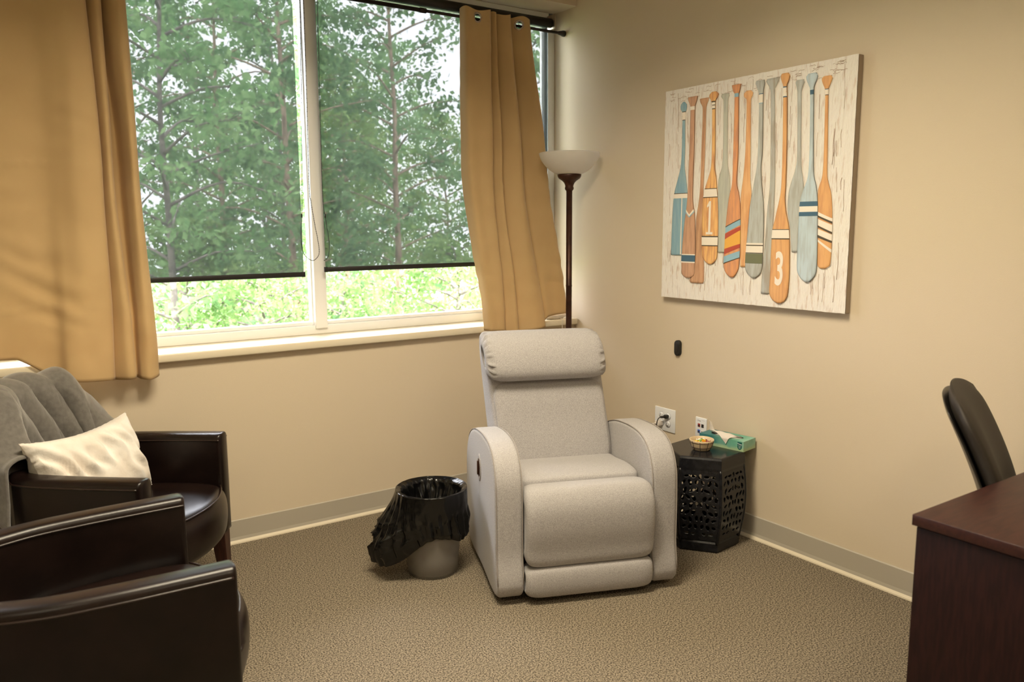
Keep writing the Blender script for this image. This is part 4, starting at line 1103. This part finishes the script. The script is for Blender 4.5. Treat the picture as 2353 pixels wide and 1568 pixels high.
# oar outlines in millimetres from the canvas' left and top edge: (down, left, right)
OARS = [('blue', 'blue', 0.0, [(64.8, 119.4, 131.0), (71.4, 109.2, 141.5), (81.2, 104.9, 145.3), (96.2, 105.4, 145.8), (109.6, 115.1, 140.5), (118.7, 117.8, 137.4), (147.7, 118.7, 137.2), (289.3, 118.8, 140.8), (364.6, 114.3, 139.9), (423.5, 97.4, 151.2), (482.6, 77.9, 161.3), (542.2, 69.0, 165.6), (670.9, 63.4, 169.9), (794.0, 61.2, 168.3)], [(112.9, 147.7, 112.9, 147.7, 'white'), (109.6, 112.9, 109.6, 112.9, 'dark'), (147.7, 151.0, 147.7, 151.0, 'dark'), (497.1, 518.3, 497.1, 518.3, 'white'), (493.7, 497.1, 493.7, 497.1, 'dark'), (518.3, 790.5, 518.3, 790.5, 'white', 0.62, 0.68)], 'blue oar with white band, leftmost', None),
 ('pb', 'pinkbrown', 0.0035, [(48.0, 154.2, 214.9), (57.7, 154.5, 213.0), (72.4, 161.8, 208.0), (92.8, 170.5, 199.8), (121.4, 171.5, 199.7), (293.9, 170.7, 201.3), (476.8, 167.9, 198.7), (544.0, 163.3, 202.2), (594.7, 156.9, 214.2), (671.0, 146.7, 221.5), (782.0, 137.5, 225.4), (850.9, 137.4, 224.4), (885.4, 140.9, 222.2), (902.6, 169.7, 197.6)], [(92.8, 109.1, 92.8, 109.1, 'white'), (570.5, 580.7, 596.8, 606.9, 'white', 0, 0.5), (580.7, 586.6, 606.9, 612.8, 'ltb', 0, 0.5), (595.9, 606.1, 571.7, 581.7, 'white', 0.5, 1), (606.1, 612.1, 581.7, 587.6, 'ltb', 0.5, 1), (787.2, 792.3, 787.2, 792.3, 'white'), (792.3, 823.3, 792.3, 823.3, 'dkblue'), (823.3, 829.3, 823.3, 829.3, 'white')], 'pinkish brown oar with a chevron, second from the left', None),
 ('br', 'brown', 0.0, [(63.8, 226.2, 282.9), (71.8, 226.5, 282.1), (89.4, 233.7, 275.2), (117.7, 245.8, 267.6), (299.5, 243.7, 267.9), (488.0, 241.8, 264.0), (587.4, 227.5, 267.7), (629.1, 222.2, 269.2), (755.2, 223.3, 273.9), (839.8, 218.4, 280.3), (912.8, 189.9, 283.0), (925.6, 198.5, 275.7)], [], 'plain brown oar third from the left', None),
 ('y1', 'yellow', 0.0035, [(43.2, 301.1, 326.6), (49.6, 290.6, 337.3), (58.9, 285.6, 340.9), (73.1, 291.5, 334.1), (84.9, 300.6, 324.0), (120.8, 306.2, 324.3), (304.8, 311.3, 330.5), (385.2, 307.9, 331.6), (433.7, 292.5, 342.0), (482.2, 274.7, 348.2), (547.5, 263.9, 357.1), (671.1, 264.1, 364.1), (779.0, 268.1, 362.0), (808.1, 278.1, 356.7), (824.7, 296.5, 341.2), (831.4, 311.0, 329.5)], [(84.9, 90.5, 84.9, 90.5, 'dark'), (90.5, 120.8, 90.5, 120.8, 'white'), (101.6, 104.8, 101.6, 104.8, 'dark'), (117.6, 121.6, 117.6, 121.6, 'dark'), (480.6, 519.7, 480.6, 519.7, 'white'), (479.0, 482.2, 479.0, 482.2, 'dark'), (518.1, 521.4, 518.1, 521.4, 'dark'), (704.2, 744.0, 704.2, 744.0, 'white'), (699.2, 705.0, 699.2, 705.0, 'dark'), (742.3, 746.5, 742.3, 746.5, 'dark')], 'yellow oar marked with the number 1', ('1', 615.0, 154.3)),
 ('gg', 'greygreen', 0.0, [(60.0, 358.3, 399.6), (67.8, 354.5, 403.0), (81.9, 361.3, 398.5), (105.6, 369.5, 395.3), (310.3, 374.8, 401.8), (381.7, 371.4, 406.8), (437.4, 354.7, 419.4), (509.5, 350.2, 424.5), (549.6, 350.8, 417.9), (671.1, 357.7, 410.5), (774.9, 361.9, 404.3)], [], 'plain grey green oar right of number 1', None),
 ('or', 'orange', 0.0035, [(30.5, 417.3, 468.4), (40.5, 419.8, 466.8), (67.5, 430.0, 460.1), (83.0, 434.7, 457.7), (315.3, 436.6, 464.8), (456.4, 436.5, 462.9), (503.9, 426.2, 475.0), (551.4, 416.9, 485.1), (631.1, 408.8, 491.6), (751.6, 404.4, 494.8), (832.7, 402.5, 491.2), (861.2, 411.0, 482.3), (879.8, 429.6, 468.8), (887.0, 444.4, 460.9)], [(68.3, 84.5, 68.3, 84.5, 'ltb'), (659.0, 687.3, 625.2, 649.0, 'ltb'), (689.0, 714.9, 655.3, 672.8, 'red'), (714.9, 767.0, 672.8, 733.3, 'mustard'), (758.9, 783.4, 733.3, 750.8, 'red'), (793.3, 824.3, 765.3, 794.9, 'ltb'), (655.8, 659.8, 621.2, 625.2, 'dark'), (822.8, 826.9, 794.9, 798.1, 'dark')], 'orange oar with blue and red diagonal stripes', None),
 ('lo', 'ltorange', 0.0, [(65.1, 497.0, 522.3), (71.8, 485.6, 532.3), (83.8, 483.2, 534.7), (99.0, 490.7, 527.7), (114.5, 500.2, 524.5), (320.7, 502.6, 532.0), (436.4, 495.9, 535.3), (514.2, 486.4, 544.6), (592.4, 486.8, 536.4), (710.8, 490.0, 529.9), (836.8, 496.5, 527.6)], [], 'plain light orange oar near the middle', None),
 ('gb', 'grey', 0.0035, [(31.5, 551.0, 592.5), (38.9, 547.6, 595.7), (51.8, 552.9, 595.4), (78.3, 564.6, 591.0), (123.3, 570.5, 591.2), (326.3, 574.3, 597.1), (401.9, 570.2, 593.1), (478.1, 556.5, 601.4), (555.0, 542.5, 613.6), (632.4, 536.2, 619.1), (749.4, 528.7, 620.8), (836.1, 526.7, 619.2), (863.7, 538.8, 610.0), (878.7, 557.3, 593.3), (884.2, 569.3, 584.9)], [(90.3, 127.0, 90.3, 127.0, 'white'), (88.1, 91.1, 88.1, 91.1, 'dkblue'), (127.0, 130.0, 127.0, 130.0, 'ltb'), (729.0, 771.4, 729.0, 771.4, 'white'), (736.9, 741.6, 736.9, 741.6, 'dark'), (771.4, 774.5, 771.4, 774.5, 'dark'), (776.1, 818.7, 776.1, 818.7, 'olive')], 'grey oar with white and olive bands', None),
 ('g2', 'grey2', 0.0, [(31.9, 605.1, 670.9), (42.5, 601.9, 669.6), (57.2, 613.8, 659.5), (75.5, 622.0, 651.4), (101.4, 627.9, 649.0), (331.5, 638.2, 662.1), (481.6, 641.8, 667.7), (595.0, 632.4, 667.7), (709.7, 628.5, 665.9), (825.7, 619.8, 662.2), (942.9, 616.7, 662.2), (950.6, 626.7, 657.0)], [], 'plain grey oar left of number 3', None),
 ('o3', 'ochre', 0.004, [(21.8, 682.5, 715.3), (26.9, 677.4, 721.7), (37.9, 678.8, 723.1), (52.4, 684.0, 719.5), (73.8, 692.2, 710.0), (124.7, 694.8, 714.4), (336.6, 702.0, 723.4), (484.3, 703.2, 725.6), (543.7, 696.2, 725.1), (596.0, 684.2, 733.1), (633.6, 676.0, 743.9), (671.3, 666.8, 752.1), (747.0, 664.1, 758.6), (861.4, 664.1, 762.6), (938.4, 662.2, 759.4), (965.3, 672.9, 751.8), (980.7, 690.4, 737.2), (986.8, 705.5, 725.7)], [(76.0, 80.4, 76.0, 80.4, 'dkblue'), (80.4, 116.0, 80.4, 116.0, 'white'), (116.0, 120.4, 116.0, 120.4, 'dkblue'), (671.3, 707.6, 671.3, 707.6, 'white'), (668.3, 671.3, 668.3, 671.3, 'dark'), (706.8, 711.4, 706.8, 711.4, 'dark')], 'ochre oar marked with the number 3', ('3', 844.5, 144.0)),
 ('g3', 'grey', 0.0, [(59.2, 754.2, 788.5), (65.7, 749.3, 794.7), (84.0, 755.5, 788.1), (101.6, 759.9, 782.2), (119.4, 761.7, 781.5), (342.2, 772.6, 791.6), (414.6, 768.6, 797.1), (472.6, 749.7, 808.8), (523.7, 738.2, 815.0), (597.3, 738.4, 810.3), (671.4, 753.0, 802.1), (764.5, 766.6, 794.8)], [], 'plain grey oar right of number 3', None),
 ('lb', 'ltblue', 0.004, [(42.4, 812.4, 849.0), (47.8, 804.3, 855.1), (64.6, 805.2, 855.2), (92.5, 818.5, 843.5), (127.8, 825.5, 842.1), (347.2, 834.1, 851.7), (447.3, 832.8, 859.7), (490.3, 819.9, 872.0), (540.6, 802.0, 881.5), (598.6, 798.2, 886.3), (708.0, 797.1, 890.7), (818.4, 797.7, 893.4), (855.3, 805.8, 888.7), (876.1, 823.4, 873.0), (887.1, 841.3, 860.1)], [(108.1, 126.4, 108.1, 126.4, 'dkblue'), (555.1, 574.6, 555.1, 574.6, 'dkblue'), (574.6, 597.1, 574.6, 597.1, 'white'), (597.8, 614.6, 597.8, 614.6, 'dkblue')], 'pale blue oar with dark blue and white bands', None),
 ('oR', 'ochre', 0.0, [(62.6, 880.6, 916.8), (69.3, 872.9, 922.8), (83.0, 876.1, 920.4), (98.8, 883.5, 913.3), (112.6, 890.0, 907.7), (143.7, 893.3, 907.9), (352.4, 898.7, 916.5), (450.8, 897.7, 920.5), (493.1, 885.3, 931.0), (528.7, 879.0, 942.7), (599.9, 881.3, 951.5), (707.3, 887.3, 956.0), (779.4, 891.4, 956.1), (815.6, 893.4, 952.5), (824.3, 902.2, 941.6), (828.8, 909.1, 932.1)], [(112.6, 115.4, 112.6, 115.4, 'dkblue'), (115.4, 135.4, 115.4, 135.4, 'white'), (135.4, 138.2, 135.4, 138.2, 'dark'), (595.7, 610.1, 625.4, 638.1, 'white'), (610.1, 617.3, 638.1, 647.3, 'dark'), (624.5, 649.8, 651.6, 680.0, 'white'), (651.2, 658.4, 680.0, 688.5, 'dark'), (665.6, 689.5, 690.0, 715.6, 'white'), (690.2, 700.4, 715.6, 724.1, 'dark'), (706.2, 716.3, 749.8, 762.7, 'white')], 'ochre oar with diagonal white stripes, rightmost', None),
 ]
def pale(c, k=.12): return tuple(q * (1 - k) + .85 * k for q in c)
def pm(name, c, c2, ns=14, st=(5, .6, 5), lo=.42, hi=.62): return mat(name, pale(c), .6, col2=pale(c2), nscale=ns, stretch=st, nlo=lo, nhi=hi, bump=.3, bscale=60, bdist=.002)
PM = {
 'blue': pm('paint_blue', srgb(110, 160, 185), srgb(135, 175, 190)),
 'pinkbrown': pm('paint_pink_brown', srgb(205, 150, 110), srgb(185, 130, 90)),
 'brown': pm('paint_brown', srgb(205, 150, 100), srgb(175, 115, 60)),
 'yellow': pm('paint_yellow', srgb(245, 185, 95), srgb(210, 135, 60)),
 'greygreen': pm('paint_grey_green', srgb(190, 192, 178), srgb(175, 176, 165)),
 'orange': pm('paint_orange', srgb(232, 150, 75), srgb(205, 130, 75)),
 'ltorange': pm('paint_light_orange', srgb(238, 178, 108), srgb(222, 150, 75)),
 'grey': pm('paint_grey', srgb(185, 190, 188), srgb(165, 165, 158)),
 'grey2': pm('paint_grey_two', srgb(180, 182, 178), srgb(160, 150, 135)),
 'ltblue': pm('paint_light_blue', srgb(190, 210, 222), srgb(175, 190, 198)),
 'ochre': pm('paint_ochre', srgb(232, 168, 88), srgb(215, 145, 68)),
 'white': mat('paint_white', srgb(245, 235, 222), .6), 'dkblue': mat('paint_dark_blue', srgb(70, 105, 130), .6), 'ltb': mat('paint_sky_blue', srgb(150, 190, 210), .6),
 'red': mat('paint_red', srgb(190, 80, 60), .6), 'dark': mat('paint_dark_line', srgb(85, 75, 60), .6), 'olive': mat('paint_olive', srgb(115, 118, 90), .6),
 'mustard': mat('paint_mustard', srgb(240, 180, 80), .6),
}
PMK = list(PM)
DOWN = {'blue': 'blue oar with one white band, leftmost', 'n1': ''}
def oar(rows, colr, lvl, bands, label, extra=None):
    zb = CT + .0015 + lvl
    tab = [(r[0] / 1000, X0 + r[1] / 1000, X0 + r[2] / 1000) for r in rows]
    g = G()
    # smooth outline
    ys = []
    y0, y1 = tab[0][0], tab[-1][0]; nrow = 90
    Ls = cr2([(a, b) for a, b, c in tab], 6); Rs = cr2([(a, c) for a, b, c in tab], 6)
    def LR(y):
        l = interp([(a, b) for a, b in Ls], y)[0]; r = interp([(a, b) for a, b in Rs], y)[0]; return l, r
    def pt(y, s, lift=0):     # s in 0..1 across
        l, r = LR(y); x = lerp(l, r, s)
        return (x, CZ1 - y, zb + lift + .004 * math.sqrt(max(0, 1 - (2 * s - 1) ** 2)))
    K = 11
    vs = []; fs = []
    for j in range(nrow + 1):
        y = lerp(y0, y1, j / nrow)
        for k in range(K): vs.append(pt(y, k / (K - 1)))
    for j in range(nrow):
        for k in range(K - 1): fs.append((j * K + k, j * K + k + 1, (j + 1) * K + k + 1, (j + 1) * K + k))
    nb = len(vs)
    # rim going down to the canvas
    loop = [j * K for j in range(nrow + 1)] + [nrow * K + k for k in range(1, K)] + [j * K + K - 1 for j in range(nrow - 1, -1, -1)] + [k for k in range(K - 2, 0, -1)]
    for i in loop: x, y, z = vs[i]; vs.append((x, y, CT - .001))
    for a in range(len(loop)):
        b = (a + 1) % len(loop); fs.append((loop[a], loop[b], nb + b, nb + a))
    g.add(vs, fs, PMK.index(colr))
    lift_ = [.0004]
    def patch(yl0, yl1, yr0, yr1, c, s0=0.0, s1=1.0):
        lift_[0] += .00012
        yl0, yl1, yr0, yr1 = [q / 1000 for q in (yl0, yl1, yr0, yr1)]
        m_ = 8; vs = []
        for k in range(m_ + 1):
            s = lerp(s0, s1, k / m_)
            for y in (lerp(yl0, yr0, k / m_), lerp(yl1, yr1, k / m_)): vs.append(pt(min(max(y, y0), y1), s, lift_[0]))
        g.add(vs, [(2 * k, 2 * k + 1, 2 * k + 3, 2 * k + 2) for k in range(m_)], PMK.index(c))
    for b in bands: patch(*b)
    if extra: extra(g, pt, LR)
    # raised cream line beside the rim and dark line on its right
    o = g.build('painted_oar', [PM[k] for k in PMK], cv, label=label)
    gg = G()
    gg.tube([Vector(vs_) + Vector((-.0022, 0, -.001)) for vs_ in [(LR(lerp(y0, y1, j / 60))[0], CZ1 - lerp(y0, y1, j / 60), CT + .001) for j in range(61)]], .0016, 5, mi=0)
    gg.tube([(LR(lerp(y0, y1, j / 60))[1] + .0020, CZ1 - lerp(y0, y1, j / 60), CT + .001) for j in range(61)], .0015, 5, mi=0)
    gg.tube([(LR(lerp(y0, y1, j / 60))[1] + .0002, CZ1 - lerp(y0, y1, j / 60), zb - .0002) for j in range(61)], .0008, 5, mi=1)
    gg.build('raised_outline', [M['halo'], PM['dark']], o)
    return o, LR, zb
MT = lambda x, y, z: Matrix.Translation((x, y, z))
for nm, colr, lvl, rows, bands, label, digit in OARS:
    o, LR, zb = oar(rows, colr, lvl, bands, label)
    if digit:
        ch, dy, sz = digit
        l, r = LR(dy / 1000)
        xc, yc = (l + r) / 2, CZ1 - dy / 1000
        if ch == '1':
            h_ = sz / 1000 * .5
            P1 = [(-.019, -h_), (.021, -h_), (.021, -h_ + .011), (.007, -h_ + .011), (.007, h_), (-.003, h_), (-.016, h_ - .020), (-.016, h_ - .030), (-.005, h_ - .022), (-.005, -h_ + .011), (-.019, -h_ + .011)]
            g = G(); extr(g, [(xc + a_, yc + b_) for a_, b_ in P1], zb + .0036, zb + .0050); g.sm = [False] * len(g.f); g.build('numeral', PM['white'], o)
        else:
            text_obj('numeral', ch, sz / 1000 * 1.38, PM['white'], o, MT(xc, yc, zb + .0042) @ Matrix.Diagonal((.50, 1, 1, 1)), extr=.0006, bold=True)

# ------------------------------------------------------------------ ceiling fixtures (above the frame)
me_ = mat('lit_diffuser', (.9, .9, .88), .5, emit=(LAMP_COL, 2.0))
for i, ((x, y), wv, lb) in enumerate(zip(TROFFERS, LAMP_W, ('lit ceiling panel light nearest the window wall', 'lit ceiling panel light nearest the back wall', 'lit ceiling panel light nearest the left wall'))):
    t = empty('ceiling_light', (x, y, CEIL_Z), label=lb, cat='ceiling light', group='ceiling panel lights')
    g = G(); g.box((-.61, -.305, -.012), (.61, -.28, 0)); g.box((-.61, .28, -.012), (.61, .305, 0)); g.box((-.61, -.28, -.012), (-.585, .28, 0)); g.box((.585, -.28, -.012), (.61, .28, 0))
    g.build('frame', M['white'], t)
    g = G(); g.box((-.585, -.28, -.006), (.585, .28, -.001)); g.build('diffuser', me_, t)
    ld = bpy.data.lights.new('troffer_glow', 'AREA'); ld.shape = 'RECTANGLE'; ld.size = 1.15; ld.size_y = .54; ld.energy = wv; ld.color = LAMP_COL; ld.spread = math.radians(152)
    lo_ = bpy.data.objects.new('troffer_glow', ld); COL.objects.link(lo_); lo_.parent = t; lo_.location = (0, 0, -.014)

# ------------------------------------------------------------------ outside
g = G(); g.box((-40, .6, -3.6), (60, 80, -3.3)); o = struct(g, 'ground', M['ground'])
def make_tree(seed, H, crown0, rad, nleaf, lsz, leafm, barkm, trunk_r, top_open=0):
    rng = np.random.RandomState(seed); rr = random.Random(seed)
    g = G()
    tp = [(0, 0, 0)]
    x = y = 0
    for i in range(1, 9):
        x += rr.uniform(-.09, .09); y += rr.uniform(-.09, .09); tp.append((x, y, H * i / 8 * .96))
    TP = cr(tp, 4)
    g.tube(TP, [lerp(trunk_r, .012, (i / (len(TP) - 1)) ** .9) for i in range(len(TP))], 8)
    cents = []
    nb_ = 46
    for b in range(nb_):
        f = lerp(crown0, 1.0, (b + rr.random()) / nb_); z = f * H * .96
        k = f * (len(TP) - 1); i = min(int(k), len(TP) - 2); base = TP[i].lerp(TP[i + 1], k - i)
        a = b * 2.4 + rr.uniform(-.4, .4); shape = math.sin(math.pi * min(1, max(0.05, (f - crown0) / (1 - crown0) * .82 + .16))) ** .8
        ln = rad * shape * rr.uniform(.55, 1.1) + .2
        d = Vector((math.cos(a), math.sin(a), 0)); p1 = base + d * ln * .5 + Vector((0, 0, ln * .22)); p2 = base + d * ln + Vector((0, 0, ln * rr.uniform(.05, .4)))
        g.tube(cr([base, p1, p2], 4), [lerp(.028, .005, q / 8) for q in range(9)], 5)
        for q in range(4):
            s = rr.uniform(.4, 1.0); c_ = base.lerp(p2, s) if s < .5 else p1.lerp(p2, (s - .5) * 2)
            a2 = a + rr.choice((-1, 1)) * rr.uniform(.5, 1.3); l2 = ln * rr.uniform(.2, .42)
            e2 = c_ + Vector((math.cos(a2), math.sin(a2), rr.uniform(-.2, .5))) * l2
            g.tube([c_, (c_ + e2) / 2 + Vector((0, 0, .03)), e2], [.009, .006, .003], 4)
            cents.append((e2, .20 + .10 * rr.random())); cents.append(((c_ + e2) / 2, .18))
        cents.append((p2, .24)); cents.append((p1.lerp(p2, .6), .22))
    wood = g
    C = np.array([tuple(c_) for c_, s in cents]); S = np.array([s for c_, s in cents]) * .72
    idx = rng.randint(0, len(C), nleaf)
    P = C[idx] + rng.normal(0, 1, (nleaf, 3)) * S[idx][:, None] * np.array([1.15, 1.15, .75])
    d1 = rng.normal(0, 1, (nleaf, 3)); d1[:, 2] -= .5; d1 /= np.linalg.norm(d1, axis=1)[:, None]
    n_ = rng.normal(0, 1, (nleaf, 3)); n_[:, 2] += .8
    d2 = np.cross(d1, n_); d2 /= np.linalg.norm(d2, axis=1)[:, None] + 1e-9
    L_ = (lsz * rng.uniform(.7, 1.3, nleaf))[:, None]
    q0 = P; q1 = P + d1 * L_ * .45 + d2 * L_ * .30; q2 = P + d1 * L_; q3 = P + d1 * L_ * .45 - d2 * L_ * .30
    V = np.stack([q0, q1, q2, q3], 1).reshape(-1, 3)
    me = bpy.data.meshes.new('foliage')
    me.vertices.add(len(V)); me.vertices.foreach_set('co', V.ravel())
    me.loops.add(nleaf * 4); me.loops.foreach_set('vertex_index', np.arange(nleaf * 4))
    me.polygons.add(nleaf); me.polygons.foreach_set('loop_start', np.arange(0, nleaf * 4, 4)); me.polygons.foreach_set('loop_total', np.full(nleaf, 4))
    me.update(calc_edges=True); me.validate(); me.materials.append(leafm)
    root = empty('deciduous_tree')
    wd = wood.build('trunk', barkm, root)
    fo = bpy.data.objects.new('foliage', me); COL.objects.link(fo); fo.parent = root; fo['kind'] = 'stuff'
    return root
protos = [make_tree(1, 10.5, .16, 1.35, 5200, .135, M['leaf2'], M['bark2'], .085),
          make_tree(2, 12.5, .18, 1.6, 6400, .14, M['leaf3'], M['bark'], .11),
          make_tree(3, 8.0, .14, 1.4, 6500, .115, M['leaf1'], M['bark'], .075),
          make_tree(4, 4.6, .10, 1.3, 6500, .095, M['leaf1'], M['bark2'], .045)]
kinds = ['mid green leafy tree', 'tall dark green tree', 'bright green tree', 'low bright green sapling']
# (slope of the sight line x/y from the camera, y, kind, scale, rotation, where)
TREES = [(.198, 9.0, 0, 1.0, 0.3, 'with clear trunk beside the left curtain edge'),
         (.283, 8.4, 3, .92, 1.0, 'below the middle of the left blind'),
         (.262, 14, 1, .93, 2.0, 'standing back in the middle of the left pane'),
         (.345, 10.8, 1, .95, 3.1, 'with thick trunk just left of the mullion'),
         (.41, 15.5, 2, 1.15, 1.7, 'just right of the mullion'),
         (.487, 11.0, 1, .93, 4.4, 'with straight trunk in the middle of the right pane'),
         (.425, 8.2, 3, .85, 5.0, 'low in the right pane beside the mullion'),
         (.565, 8.6, 3, 1.0, .8, 'low in the right pane beside the right curtain'),
         (.16, 16, 1, .95, .5, 'half hidden by the left curtain'),
         (.33, 19, 0, 1.2, 4.0, 'far back near the middle of the window'),
         (.56, 18, 2, 1.05, 2.2, 'lower crown far back beside the right curtain'),
         (.71, 11.5, 0, .98, 5.6, 'seen in the narrow gap right of the curtain'),
         (.21, 12.5, 3, 1.1, 2.9, 'low at the left of the window'),
         (.38, 24, 1, 1.05, 4.9, 'far back behind the mullion'),
         (.49, 23, 0, 1.10, 5.1, 'farthest back in the right pane'),
         (.23, 25, 0, 1.2, 3.3, 'farthest back in the left pane'),
         (.30, 31, 3, 2.2, 1.9, 'largest low one at the far back of the left pane'),
         (.43, 31, 3, 2.2, 3.9, 'largest low one at the far back of the right pane')]
first = [True] * 4
for sl, y, k, sc_, rz, where in TREES:
    if first[k]: r = protos[k]; first[k] = False
    else:
        r = protos[k].copy(); COL.objects.link(r)
        for c_ in list(protos[k].children):
            d = c_.copy(); COL.objects.link(d); d.parent = r
    r.location = (CAM.x + (y - CAM.y) * sl, y, -3.32); r.rotation_euler = (0, 0, rz); r.scale = (sc_, sc_, sc_)
    tag(r, kinds[k] + ' outside, ' + where, 'tree', 'trees outside the window')
